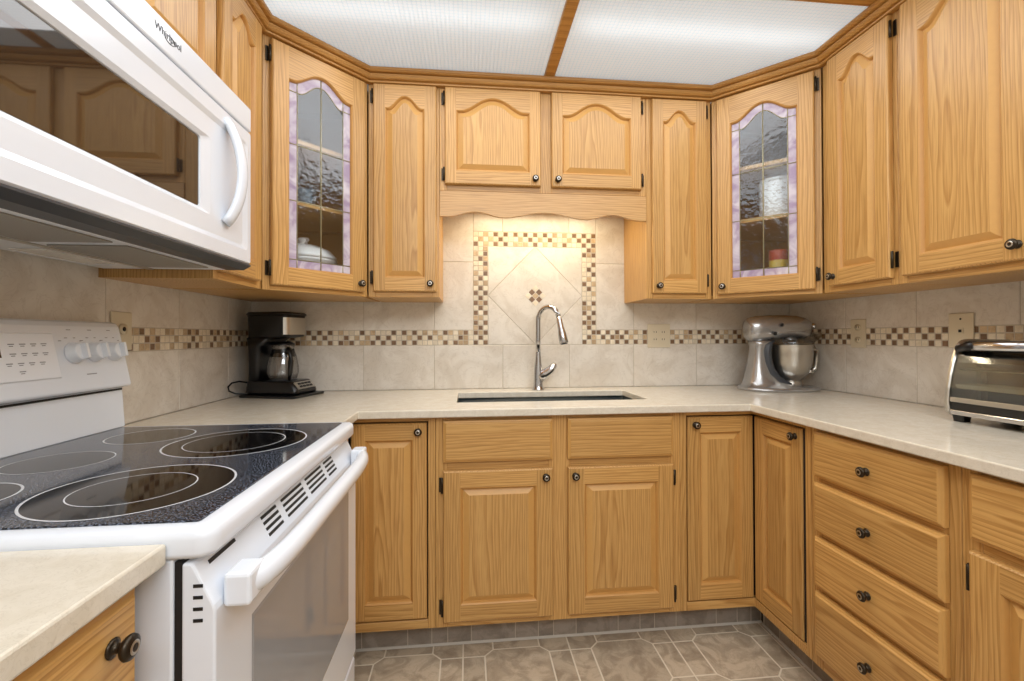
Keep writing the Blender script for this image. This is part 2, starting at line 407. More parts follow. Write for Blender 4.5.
# back wall
gx = [0]+[.182+.342*k for k in range(8)]+[W]
FX0, FX1, FX2, FX3, FZ0, FZ1 = 1.060, 1.134, 1.618, 1.692, 1.632, 1.706
polys = []
for a, b in zip(gx[:-1], gx[1:]):
    polys.append(rect(a, b, .914, ZA))
    for z0, z1 in ((ZS, ZR2), (ZR2, ZR3)):
        for c, d in ((a, min(b, FX0)), (max(a, FX3), b)):
            if d-c > .006: polys.append(rect(c, d, z0, z1))
    c, d = max(a, FX0), min(b, FX3)
    if d-c > .006: polys.append(rect(c, d, FZ1, ZR3))
cxm, czm = (FX1+FX2)/2, (ZA+FZ0)/2
hd = .058
D4 = [(cxm, ZA), (FX2, czm), (cxm, FZ0), (FX1, czm)]
for k in range(4):   # four quarter pieces of the diamond around its little mosaic
    a, b = D4[k], D4[(k+1) % 4]
corner = [(FX1, ZA), (FX2, ZA), (FX2, FZ0), (FX1, FZ0)]
polys += [[(FX1, ZA), (cxm, ZA), (FX1, czm)], [(FX2, ZA), (FX2, czm), (cxm, ZA)], [(FX2, FZ0), (cxm, FZ0), (FX2, czm)], [(FX1, FZ0), (FX1, czm), (cxm, FZ0)]]
polys.append(D4)
chips = chips_in(0, FX0, ZA, ZS)+chips_in(FX3, W, ZA, ZS)+chips_in(FX0, FX1, ZA, FZ0)+chips_in(FX2, FX3, ZA, FZ0)+chips_in(FX0, FX3, FZ0, FZ1)
Mb = Matrix(((1,0,0,0),(0,1,0,0),(0,0,1,0),(0,0,0,1)))
t, c = tile_mesh(polys, chips, Mb, 0, W, .914, ZR3)
s2 = math.sqrt(.5); cs = .026
for i in range(3):
    for j in range(3):
        u0, v0 = (i-1.5)*cs, (j-1.5)*cs
        q = [(cxm+(u-v)*s2, czm+(u+v)*s2) for u, v in ((u0, v0), (u0+cs, v0), (u0+cs, v0+cs), (u0, v0+cs))]
        a = inset_poly(q, .0012)
        c.loft([[(x, -.0008, z) for x, z in a], [(x, -.0022, z) for x, z in inset_poly(q, .002)]], [CHIPL, CHIPD][(i+j) % 2] if (i, j) != (1, 1) else CHIPM, False, True)
t.build('wall_tiles', wall_back); c.build('mosaic_border', wall_back)
# side walls: u runs along y
def side_tiles(wall, lines, M):
    polys = []
    for a, b in zip(lines[:-1], lines[1:]):
        for z0, z1 in ((.914, ZA), (ZS, ZR2), (ZR2, ZR3)): polys.append(rect(a, b, z0, z1))
    t, c = tile_mesh(polys, chips_in(lines[0], lines[-1], ZA, ZS), M, lines[0], lines[-1], .914, ZR3)
    t.build('wall_tiles', wall); c.build('mosaic_border', wall)
ML = Matrix(((0,-1,0,0),(1,0,0,0),(0,0,1,0),(0,0,0,1)))       # u->+y, depth -> -x
MR = Matrix(((0,1,0,W),(-1,0,0,0),(0,0,1,0),(0,0,0,1)))       # u->-y, depth -> +x
side_tiles(wall_left, [-2.6]+[-.212-.337*k for k in range(7, -1, -1)]+[-.001], ML)
side_tiles(wall_right, [.001]+[.371+.336*k for k in range(7)]+[2.6], MR)

# crown moulding along the tops of the upper cabinets
def sweep(path, prof, mat):
    P = [Vector(p) for p in path]; loops = []
    for i, p in enumerate(P):
        d0 = (P[i]-P[i-1]).normalized() if i else (P[1]-P[0]).normalized()
        d1 = (P[i+1]-P[i]).normalized() if i < len(P)-1 else d0
        n0, n1 = Vector((d0.y, -d0.x)), Vector((d1.y, -d1.x)); m = (n0+n1).normalized(); k = 1/max(.3, m.dot(n0))
        loops.append([(p.x+m.x*k*o, p.y+m.y*k*o, z) for o, z in prof])
    return MB().loft(loops, mat)
prof = [(.0015, 2.2575), (.017, 2.2575), (.021, 2.2595), (.022, 2.263), (.020, 2.266), (.015, 2.2675), (.015, 2.2695), (.026, 2.2725), (.031, 2.279), (.034, 2.286), (.034, 2.289), (.028, 2.2905), (.028, 2.2925), (.041, 2.2955), (.046, 2.301), (.047, 2.306), (.047, 2.311), (.0015, 2.311)]
cp = sweep([(.305, -2.5), (.305, -.61), (.61, -.305), (W-.61, -.305), (W-.305, -.61), (W-.305, -2.5)], prof, OAKC)
struct(cp.build('trim_1'))
# wooden bars between the light panels
struct(MB().box(1.369, 1.413, -.868, -.30, 2.3125, 2.345, OAKC).build('trim_2', bevel=.004))
struct(MB().box(.30, W-.30, -.916, -.871, 2.3125, 2.345, OAKC).build('trim_3', bevel=.004))
struct(MB().box(1.369, 1.413, -2.5, -.92, 2.3125, 2.345, OAKC).build('trim_4', bevel=.004))
for k, (x0, x1, y0, y1, lab) in enumerate(((.26, 1.366, -.868, -.26, 'ribbed white ceiling light panel left of the wooden bar above the sink'),
                            (1.416, W-.26, -.868, -.26, 'ribbed white ceiling light panel right of the wooden bar above the sink'),
                            (.26, 1.366, -2.5, -.92, 'ribbed white ceiling light panel over the range, nearer the camera'),
                            (1.416, W-.26, -2.5, -.92, 'ribbed white ceiling light panel over the drawers, nearer the camera'))):
    o = MB().box(-(x1-x0)/2, (x1-x0)/2, -(y1-y0)/2, (y1-y0)/2, 0, .004, PANEL).build('ceiling_light_panel', loc=((x0+x1)/2, (y0+y1)/2, 2.3175))
    tag(o, lab, 'ceiling light', 'ceiling light panels')

# ------------------------------------------------------------------ cabinet parts
TD = .020
def arch_u(u, A):      # cathedral top: flat shoulders, ogee up to a round crown
    a = min(1, abs(u)/.90)**1.12
    return A*.5*(1+math.cos(PI*a))
def door(parent, w, h, arch=0, x=0, z=0, y=-.0015, st=.058, rb=.058, rt=None, glass=False, knob=None, hinge=None, name='door', label=None, hz=None):
    """front faces -y; local x 0..w, z 0..h"""
    N = 25 if arch else 2
    rt = st if rt is None else rt
    b = MB(); yf = -TD; e = .0045
    def loop(xi, zb, zs, A, yy):
        pts = [(xi, yy, zb), (w-xi, yy, zb)]
        for k in range(N):
            u = 1-2*k/(N-1); pts.append((w/2+u*(w/2-xi), yy, zs+(arch_u(u, A) if A else 0)))
        return pts
    zs = h-rt-arch     # shoulder height of the opening
    O = loop(st, rb, zs, arch, yf)
    # stiles
    for xa, xb in ((e, st), (w-st, w-e)):
        b.add([(xa, yf, e), (xb, yf, e), (xb, yf, h-e), (xa, yf, h-e)], [(0, 1, 2, 3)], OAKV)
    # bottom rail
    b.add([(st, yf, e), (w-st, yf, e), (w-st, yf, rb), (st, yf, rb)], [(0, 1, 2, 3)], OAKH)
    # top rail
    top = O[2:]; hi = [(p[0], yf, h-e) for p in top]; n = len(top)
    b.add(top+hi, [(k, k+1, n+k+1, n+k) for k in range(n-1)], OAKH)
    # outer edge
    R = lambda d, yy: [(d, yy, d), (w-d, yy, d), (w-d, yy, h-d), (d, yy, h-d)]
    b.loft([R(e, yf), R(.0012, yf+.003), R(0, yf+.0065), R(0, 0)], OAKV, False, not glass)
    # inner moulding then the raised panel
    if not glass:
        seq = [O, loop(st+.004, rb+.004, zs-.004, arch, yf+.003), loop(st+.009, rb+.008, zs-.008, arch, yf+.0115)]
        b.loft(seq, OAKM, False, False)
        bv = .020 if w > .2 else .017
        seq = [seq[-1], loop(st+.011, rb+.010, zs-.010, arch, yf+.0115), loop(st+.011+bv, rb+.010+bv, zs-.010-bv*.9, arch*.96, yf+.0015)]
        b.loft(seq, OAKE, False, False); b.add(seq[-1], [tuple(range(len(seq[-1])))], OAKV)
    else:
        b.loft([O, loop(st+.004, rb+.004, zs-.004, arch, yf+.004), loop(st+.006, rb+.006, zs-.006, arch, yf+.010), loop(st+.006, rb+.006, zs-.006, arch, 0)], OAKM, False, False)
        zin = zs
        # back of frame
        b.loft([loop(st+.006, rb+.006, zs-.006, arch, 0), [(0, 0, 0), (w, 0, 0)]+[(w/2+(1-2*k/(N-1))*w/2, 0, h) for k in range(N)]], OAKV, False, False)
    o = b.build(name, parent, loc=(x, y, z))
    if label: o['label'] = label
    if glass:
        xi, zb, zt = st+.005, rb+.005, zs-.005; bw = .032
        g = MB(); gy = yf+.013
        def gl(d): return loop(xi+d, zb+d, zt-d, arch, gy)
        inner = gl(bw); outer = gl(.0)
        g.loft([outer, inner], OPALG, False, False)
        g.build('border_glass', o)['label'] = 'mauve and white streaked glass border'
        g = MB(); g.add(inner, [tuple(range(len(inner)))], CLEARG); g.build('clear_glass', o)
        l = MB(); r_ = .0022
        ring = [Vector(p) for p in inner]
        pth = [tuple(p) for p in ring]+[tuple(ring[0])]
        for k in range(len(pth)-1): l.tube([pth[k], pth[k+1]], r_, LEAD, 6)
        zc = zt-bw+arch_u(0, arch)
        l.tube([(w/2, gy, zb), (w/2, gy, zt+arch)], r_*1.25, LEAD, 6)
        for zz in hz or ():
            l.tube([(xi, gy, zz), (w-xi, gy, zz)], r_, LEAD, 6)
        l.tube([(xi, gy, zb+bw), (w-xi, gy, zb+bw)], r_, LEAD, 6)
        for sx in (xi+bw, w-xi-bw):
            l.tube([(sx, gy, zb), (sx, gy, zb+bw)], r_, LEAD, 6)
            l.tube([(sx, gy, zt-bw), (sx, gy, zt+.004)], r_, LEAD, 6)
        for sx in (xi, w-xi-bw): l.tube([(sx, gy, zt-bw), (sx+bw, gy, zt-bw)], r_, LEAD, 6)
        l.build('lead_lines', o)
    if knob: add_knob(o, *knob)
    if hinge:
        for zz in (hinge[1] if len(hinge) > 1 else (.055, h-.055)): add_hinge(o, hinge[0], w, zz)
    return o
KN = [(.0001, 0), (.011, 0), (.0115, .0015), (.0085, .003), (.0055, .005), (.005, .010), (.007, .0125), (.0125, .0145), (.0145, .018), (.0135, .0215), (.009, .0235), (.0001, .0245)]
def add_knob(parent, x, z, y=None):
    b = MB(); b.lathe(KN, BRONZE, 20); b.lathe([(.0046, .0246), (.0066, .0251), (.0080, .0243)], STEEL, 16)
    return b.build('knob', parent, loc=(x, -TD-.0003 if y is None else y, z), rot=(PI/2, 0, 0))
def add_hinge(parent, side, w, z):
    s = 1 if side == 'R' else -1
    x = w+.0045 if s > 0 else -.0045
    b = MB(); b.lathe([(.0001, -.029), (.0042, -.028), (.0042, .028), (.0001, .029)], BRONZE, 10)
    b.box(*(sorted((s*.001, s*.011))), .010, .0135, -.026, .026, BRONZE)
    return b.build('hinge', parent, loc=(x, -.0125, z))
def drawer(parent, w, h, x, z, knob=True, y=-.0015):
    b = MB(); e = .008
    R = lambda d, yy: [(d, yy, d), (w-d, yy, d), (w-d, yy, h-d), (d, yy, h-d)]
    b.loft([R(.0105, -TD), R(.0085, -TD+.001), R(.006, -TD+.0045), R(.0015, -TD+.006), R(0, -TD+.009), R(0, 0)], OAKE, False, True)
    b.add(R(.0105, -TD), [(0, 1, 2, 3)], OAKH)
    o = b.build('drawer_front', parent, loc=(x, y, z))
    if knob: add_knob(o, w/2, h/2)
    return o
def frame(parent, w, z0, z1, stiles, rails, t=.019):
    """stiles: list (x0,x1); rails: list (x0,x1,z0,z1)"""
    b = MB()
    for a, c in stiles: b.box(a, c, 0, t, z0, z1, OAKV)
    for a, c, d, e in rails: b.box(a, c, .0003, t, d, e, OAKH)
    return b.build('face_frame', parent, bevel=.0012, seg=1)
def carcass(parent, w, d, z0, z1, y0=.0195, mat=OAKV): return MB().box(.001, w-.001, y0, d, z0, z1, mat).build('carcass', parent)

def upper(label, loc, rotz, w, h, doors, group='upper cabinets on the walls', depth=.305, stw=.03, rb=.03, rt=.03, mid=()):
    t = thing('wall_cabinet', label, 'cabinet', loc, rotz, group)
    carcass(t, w, depth-.001, .0, h)
    st = [(0, stw), (w-stw, w)]+list(mid)
    xs = sorted(st); rails = []
    for (a, b), (c, d) in zip(xs[:-1], xs[1:]): rails += [(b, c, 0, rb), (b, c, h-rt, h)]
    frame(t, w, 0, h, st, rails)
    for kw in doors: door(t, **kw)
    return t
H = ZU1-ZU0
dz0, dh = .023, .885
# left wall narrow cabinet between the microwave and the glass corner cabinet
upper('narrow oak wall cabinet squeezed between the microwave and the left glass cabinet', (.305, -.914, ZU0), PI/2, .303, H,
      [dict(w=.252, h=dh, x=.012, z=dz0, arch=.052, st=.05, knob=(.03, .035))], stw=.026)
# above the microwave
upper('short oak wall cabinet with two doors directly above the microwave', (.305, -1.677, 1.842), PI/2, .762, ZU1-1.842,
      [dict(w=.345, h=.404, x=.024, z=.003, arch=.05, knob=(.318, .03)), dict(w=.345, h=.404, x=.392, z=.003, arch=.05, knob=(.028, .03))], mid=[(.366, .396)])
# back wall
upper('narrow oak wall cabinet between the left glass cabinet and the sink valance', (.6115, -.305, ZU0), 0, .3000, H,
      [dict(w=.266, h=dh, x=.0225, z=dz0, arch=.052, st=.050, knob=(.240, .033), hinge=('L', (.06, dh-.05)))])
t = upper('short two door oak wall cabinet with scalloped valance over the sink', (.9125, -.305, 1.812), 0, .9275, ZU1-1.812,
      [dict(w=.418, h=.420, x=.0235, z=.024, arch=.058, st=.048, rt=.042, knob=(.392, .03), hinge=('L', (.045, .375))), dict(w=.410, h=.420, x=.4905, z=.024, arch=.058, st=.048, rt=.042, knob=(.026, .03), hinge=('R', (.045, .375)))], mid=[(.4415, .4905)], stw=.03)
v = MB(); vw = .9255; pts = []
NV = 72
for k in range(NV+1):
    u = k/NV
    # low at the ends, a hump, a dip, the wide middle hump, a dip, a hump
    s = abs(2*u-1)
    if s > .93: zz = 0
    elif s > .40: zz = .024*.5*(1-math.cos(2*PI*(.93-s)/.53))*.95
    else: zz = .026*.5*(1+math.cos(PI*s/.40))
    pts.append((.001+vw*u, -.112+zz))
for a, c in zip(pts[:-1], pts[1:]):
    pass
front = [(x, -.0, z) for x, z in pts]; 
lo_f = [(x, -.004, z) for x, z in pts]; hi_f = [(x, -.004, -.002) for x, z in pts]; lo_b = [(x, .015, z) for x, z in pts]; hi_b = [(x, .015, -.002) for x, z in pts]
n = len(pts)
loops = [[lo_f[k], hi_f[k], hi_b[k], lo_b[k]] for k in range(n)]
v.loft(loops, OAKVAL); v.build('valance', t)
upper('narrow oak wall cabinet between the sink valance and the right glass cabinet', (1.8415, -.305, ZU0), 0, .309, H,
      [dict(w=.258, h=.882, x=.022, z=dz0, arch=.052, st=.050, knob=(.026, .033), hinge=('R', (.06, dh-.05)))])
# right wall
upper('narrow oak wall cabinet right of the right glass cabinet', (W-.305, -.6115, ZU0), -PI/2, .322, H,
      [dict(w=.262, h=dh, x=.044, z=dz0, arch=.052, st=.052, knob=(.025, .035), hinge=('R', (.06, dh-.05)))])
upper('wide oak wall cabinet at the right edge of the photo, above the toaster oven', (W-.305, -.9345, ZU0), -PI/2, .395, H,
      [dict(w=.345, h=dh, x=.026, z=dz0, arch=.06, st=.06, knob=(.318, .04))])
upper('oak wall cabinet with two arched doors beyond the right edge of the photo', (W-.305, -1.3305, ZU0), -PI/2, .80, H,
      [dict(w=.36, h=dh, x=.026, z=dz0, arch=.06, st=.06, knob=(.33, .04)), dict(w=.36, h=dh, x=.414, z=dz0, arch=.06, st=.06, knob=(.03, .04))], mid=[(.385, .415)])
upper('tall oak wall cabinet beyond the microwave, nearest the camera on the left', (.305, -2.20, ZU0), PI/2, .52, H,
      [dict(w=.45, h=dh, x=.035, z=dz0, arch=.06, st=.06, knob=(.42, .04))])

# diagonal glass cabinets (hollow)
def diag(label, loc, rot, flip, hz):
    t = thing('glass_corner_cabinet', label, 'cabinet', loc, rot, 'glass door corner cabinets')
    fw = .4313; d2 = fw/2; s = .305/math.sqrt(2)
    # local: front edge from (0,0) to (fw,0); body goes +y
    e = .003
    P = [(e, 0.0195), (fw-e, .0195), (fw-e+.2135, .2155+.0), (d2, .2155+d2+s-.0), (-.2135+e, .2155)]
    P = [(.012, .0195), (fw-.012, .0195), (fw+.2045, .2135), (d2, .6385), (-.2045, .2135)]
    b = MB()
    th = .014
    Q = inset_poly(P, th)
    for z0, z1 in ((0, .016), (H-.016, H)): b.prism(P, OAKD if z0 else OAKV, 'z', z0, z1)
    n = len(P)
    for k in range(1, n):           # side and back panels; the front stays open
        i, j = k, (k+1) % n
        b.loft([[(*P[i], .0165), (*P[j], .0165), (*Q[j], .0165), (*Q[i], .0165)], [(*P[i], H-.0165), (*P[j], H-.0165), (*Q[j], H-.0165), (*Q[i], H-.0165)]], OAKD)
    b.build('carcass', t)
    Sx = inset_poly(P, th+.001)
    for z in (.338, .575):
        MB().prism(Sx, OAKV, 'z', z, z+.016).build('shelf', t)
    frame(t, fw, 0, H, [(.004, .03), (fw-.03, fw-.004)], [(.03, fw-.03, 0, .03), (.03, fw-.03, H-.03, H)])
    kw = dict(w=.376, h=.884, x=.029, z=.018, arch=.055, st=.058, rb=.064, rt=.066, glass=True, hz=hz)
    if flip: kw.update(knob=(.026, .033), hinge=('R', (.06, .83)))
    else: kw.update(knob=(.352, .033), hinge=('L', (.06, .83)))
    door(t, **kw)
    return t
GL = diag('oak corner cabinet with leaded glass door in the left corner', (.305, -.61, ZU0), PI/4, False, (.32, .53))
GR = diag('oak corner cabinet with leaded glass door in the right corner', (W-.61, -.305, ZU0), -PI/4, True, (.32, .53))

# ------------------------------------------------------------------ base cabinets
YF = -.61
def base_unit(label, loc, rotz, w, hollow=False, toe=True, group='base cabinets under the worktop'):
    t = thing('base_cabinet', label, 'cabinet', loc, rotz, group)
    d = .608
    b = MB()
    if hollow:
        for x0, x1 in ((.001, .018), (w-.018, w-.001)): b.box(x0, x1, .0195, d, ZB, .884, OAKV)
        b.box(.018, w-.018, .0195, d, ZB, ZB+.016, OAKV); b.box(.018, w-.018, d-.008, d, ZB+.016, .884, OAKV)
    else: b.box(.001, w-.001, .0195, d, ZB, .884, OAKV)
    b.build('carcass', t)
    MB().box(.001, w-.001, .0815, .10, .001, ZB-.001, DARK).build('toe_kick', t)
    return t
# sink base
w = 1.8475-.9145
t = base_unit('two door oak base cabinet under the sink', (.9145, YF, 0), 0, w, True)
frame(t, w, ZB, .884, [(0, .042), (.418, .502), (w-.044, w)], [(a, b, c, d) for a, b in ((.042, .418), (.502, w-.044)) for c, d in ((ZB, .155), (.68, .735), (.858, .884))])
for x, ww, k, hs in ((.028, .404, .376, 'L'), (.489, .411, .026, 'R')):
    door(t, ww, .548, 0, x, .140, st=.062, rb=.062, rt=.062, knob=(k, .518), hinge=(hs, (.05, .495)))
    drawer(t, ww, .152, x, .718, False)
# corner cabinets with a folding pair of doors, L-shaped
def corner_unit(label, mirror):
    t = thing('corner_base_cabinet', label, 'cabinet', (W if mirror else 0, 0, 0), 0, 'base cabinets under the worktop')
    s = -1 if mirror else 1
    sg = lambda poly: [(s*x, y) for x, y in poly]
    F, E = .61, .9135
    b = MB(); b.prism(sg([(.002, -.002), (E, -.002), (E, -F+.024), (F-.024, -F+.024), (F-.024, -E), (.002, -E)]), OAKV, 'z', ZB, .884); b.build('carcass', t)
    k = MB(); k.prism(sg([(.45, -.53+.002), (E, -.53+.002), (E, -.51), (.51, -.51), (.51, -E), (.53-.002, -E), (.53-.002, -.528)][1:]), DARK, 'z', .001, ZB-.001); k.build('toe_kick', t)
    rc_ = MB(); rc_.prism(sg([(F-.02, -F+.0235), (E-.003, -F+.0235), (E-.003, -F+.0215), (F-.0215, -F+.0215), (F-.0215, -E+.003), (F-.0235, -E+.003), (F-.0235, -F+.0235)][:0] or [(F-.0235, -F+.0235), (E-.003, -F+.0235), (E-.003, -F+.0208), (F-.0208, -F+.0208), (F-.0208, -E+.003), (F-.0235, -E+.003)]), DARK, 'z', ZB+.033, .867); rc_.build('recess_shade_sheet', t)  # dark sheet behind the doors paints the shade seen through their gaps
    # frame: rails over and under the doors, one stile at each end
    f = MB()
    for z0, z1 in ((ZB, .146), (.868, .884)):
        f.prism(sg([(F-.0, -F), (E-.0262, -F), (E-.0262, -F+.02), (F-.02, -F+.02), (F-.02, -E+.0262), (F, -E+.0262)]), OAKH, 'z', z0, z1)
    f.prism(sg([(E-.026, -F), (E, -F), (E, -F+.02), (E-.026, -F+.02)]), OAKV, 'z', ZB, .884)
    f.prism(sg([(F-.02, -E), (F, -E), (F, -E+.026), (F-.02, -E+.026)]), OAKV, 'z', ZB, .884)
    f.build('face_frame', t, bevel=.0012, seg=1)
    dw, dhh, dzz = E-.026-F-.007, .712, .150
    yy = -F+.0185
    # door facing the room from the back wall
    if not mirror:
        door(t, dw, dhh, 0, F+.002, dzz, yy, st=.05, rb=.06, rt=.06, knob=(dw-.03, dhh-.03))
        o = door(t, dw-.022, dhh, 0, 0, dzz, 0, st=.05, rb=.06, rt=.06, knob=(.03, dhh-.03))
        o.location = (F-.0185, -E+.031, dzz); o.rotation_euler = (0, 0, PI/2)
    else:
        door(t, dw, dhh, 0, -F-.002-dw, dzz, yy, st=.05, rb=.06, rt=.06, knob=(.03, dhh-.03))
        o = door(t, dw-.012, dhh, 0, 0, dzz, 0, st=.05, rb=.06, rt=.06, knob=(dw-.042, dhh-.03))
        o.location = (-(F-.0185), -F-.0035, dzz); o.rotation_euler = (0, 0, -PI/2)
        for zz in (.06,): add_hinge(o, 'R', dw-.012, zz)
        MB().box(-F+.0045, -F+.018, -E+.0268, -F-.0035-(dw-.012)-.0006, .150, .862, DARK).build('gap_shade_fill', t)  # solid dark box in the hinge-side gap, standing in for its shade
    return t
corner_unit('oak corner base cabinet with narrow doors beside the range', False)
corner_unit('oak corner base cabinet with folding door pair between sink and drawers', True)
# drawer bank
w = .459
t = base_unit('oak base cabinet with four stacked drawers on the right', (W-.61, -.9155, 0), -PI/2, w)
frame(t, w, ZB, .884, [(0, .044), (w-.04, w)], [(.044, w-.04, a, b) for a, b in ((ZB, .16), (.345, .375), (.53, .56), (.70, .735), (.86, .884))])
for z0, z1 in ((.727, .872), (.553, .710), (.379, .536), (.158, .361)):
    drawer(t, .404, z1-z0, .029, z0)
# next cabinet on the right
w = .70
t = base_unit('oak base cabinet with drawer over door right of the drawer stack', (W-.61, -1.3755, 0), -PI/2, w)
frame(t, w, ZB, .884, [(0, .042), (w-.042, w)], [(.042, w-.042, a, b) for a, b in ((ZB, .155), (.69, .735), (.86, .884))])
drawer(t, .645, .146, .028, .727); door(t, .645, .562, 0, .028, .140, st=.062, rb=.062, rt=.062, knob=(.615, .53), hinge=('L', (.06, .50)))
# near cabinet on the left, in front of the camera
w = .72
t = base_unit('oak base cabinet under the short worktop left of the range', (.61, -1.6785-w, 0), PI/2, w)
frame(t, w, ZB, .884, [(0, .042), (w-.026, w)], [(.042, w-.026, a, b) for a, b in ((ZB, .155), (.69, .735), (.86, .884))])
nd_ = drawer(t, .674, .150, .024, .722, False)
add_knob(nd_, .628, .104)
door(t, .674, .562, 0, .024, .140, st=.062, rb=.062, rt=.062, knob=(.64, .53))

# ------------------------------------------------------------------ worktops and sink
SX0, SX1, SY0, SY1 = .988, 1.782, -.466, -.142
bm = bmesh.new()
xs = [.001, .648, SX0, SX1, W-.648, W-.001]; ys = [-2.5, -.9155, -.648, SY0, SY1, -.0015]
V = {}
def vv(i, j):
    if (i, j) not in V: V[i, j] = bm.verts.new((xs[i], ys[j], ZC1))
    return V[i, j]
for i in range(5):
    for j in range(5):
        cx, cy = (xs[i]+xs[i+1])/2, (ys[j]+ys[j+1])/2
        ok = cy > -.648 or (cy > -.9155 and cx < .648) or cx > W-.648
        if SX0 < cx < SX1 and SY0 < cy < SY1: ok = False
        if ok: bm.faces.new((vv(i, j), vv(i+1, j), vv(i+1, j+1), vv(i, j+1)))
r = bmesh.ops.extrude_face_region(bm, geom=bm.faces[:])
for g in r['geom']:
    if isinstance(g, bmesh.types.BMVert): g.co.z = ZC0
bmesh.ops.recalc_face_normals(bm, faces=bm.faces)
me = bpy.data.meshes.new('worktop'); bm.to_mesh(me); bm.free(); me.materials.append(WORKTOP)
o = bpy.data.objects.new('worktop', me); C.objects.link(o)
md = o.modifiers.new('edge', 'BEVEL'); md.width = .0035; md.segments = 2; md.limit_method = 'ANGLE'; md.angle_limit = math.radians(35)
tag(o, 'long cream stone worktop running round the sink and both corners', 'worktop')
o = MB().box(.001, .648, -2.44, -1.6785, ZC0, ZC1, WORKTOP).build('worktop', bevel=.0035)
tag(o, 'short cream worktop in the foreground, left of the range', 'worktop')
# undermount sink
t = thing('kitchen_sink', 'dark undermount sink set into the cream worktop below the faucet', 'sink', ((SX0+SX1)/2, (SY0+SY1)/2, .680))
hw, hd2 = (SX1-SX0)/2+.004, (SY1-SY0)/2+.004
def rr(hx, hy, r, z, n=6):
    out = []
    for cx, cy, a0 in ((hx-r, hy-r, 0), (-hx+r, hy-r, 90), (-hx+r, -hy+r, 180), (hx-r, -hy+r, 270)):
        for k in range(n+1):
            a = math.radians(a0+90*k/n); out.append((cx+r*math.cos(a), cy+r*math.sin(a), z))
    return out
b = MB(); zt = ZC0-.0015-.680
b.loft([rr(hw+.014, hd2+.014, .03, zt), rr(hw, hd2, .02, zt), rr(hw-.003, hd2-.003, .025, zt-.17), rr(hw-.02, hd2-.02, .04, zt-.188), rr(.03, .03, .02, zt-.192)], SINK, False, True, True)
b.loft([rr(hw+.014, hd2+.014, .03, zt), rr(hw+.01, hd2+.01, .03, zt-.012), rr(hw+.004, hd2+.004, .03, zt-.18), rr(.05, .05, .03, zt-.203)], SINK, False, True, True)
b.build('basin', t)
b = MB(); b.lathe([(.001, .0135), (.022, .0135), (.04, .0155), (.043, .0135)], STEEL, 24); b.build('drain', t)

# faucet
t = thing('kitchen_faucet', 'chrome pull-down faucet with tall arched spout behind the sink', 'faucet', (1.376, -.085, ZC1+.0005))
b = MB(); b.lathe([(.0001, 0), (.029, 0), (.0295, .004), (.026, .008), (.0235, .02), (.022, .05), (.0205, .10), (.0145, .15), (.0125, .18), (.0125, .182), (.0001, .183)], CHROME, 28)
b.build('body', t)
dirv = Vector((.092, -.095)).normalized(); R0 = .062
path = [(0, 0, .178), (0, 0, .25), (0, 0, .335)]
cz = .340
for k in range(13):
    a = PI-PI*.93*k/12
    path.append((dirv.x*(R0+R0*math.cos(a)), dirv.y*(R0+R0*math.cos(a)), cz+R0*1.05*math.sin(a)))
b = MB(); b.tube(path, .0118, CHROME, 16); b.build('spout', t)
pe = Vector(path[-1]); dn = (Vector(path[-1])-Vector(path[-2])).normalized(); dn = (dn+Vector((dirv.x*.05, dirv.y*.05, -.6))).normalized()
pts = [(0, .0125), (.012, .0128), (.016, .0140), (.055, .0150), (.085, .0195), (.125, .0215), (.130, .0190)]
b = MB(); b.tube([tuple(pe+dn*q) for q, _ in pts], [r for _, r in pts], CHROME, 18); sh = b.build('spray_head', t)
b = MB(); b.tube([tuple(pe+dn*.1302), tuple(pe+dn*.1325)], .017, BLACKP, 16); b.build('nozzle_face', sh)
b = MB(); b.tube([(.006, -.002, .060), (.034, -.006, .078), (.060, -.010, .098), (.078, -.012, .122), (.082, -.012, .130)], [.023, .024, .024, .021, .013], CHROME, 16, ry=[.025, .025, .021, .015, .009]); b.build('handle_lever', t)

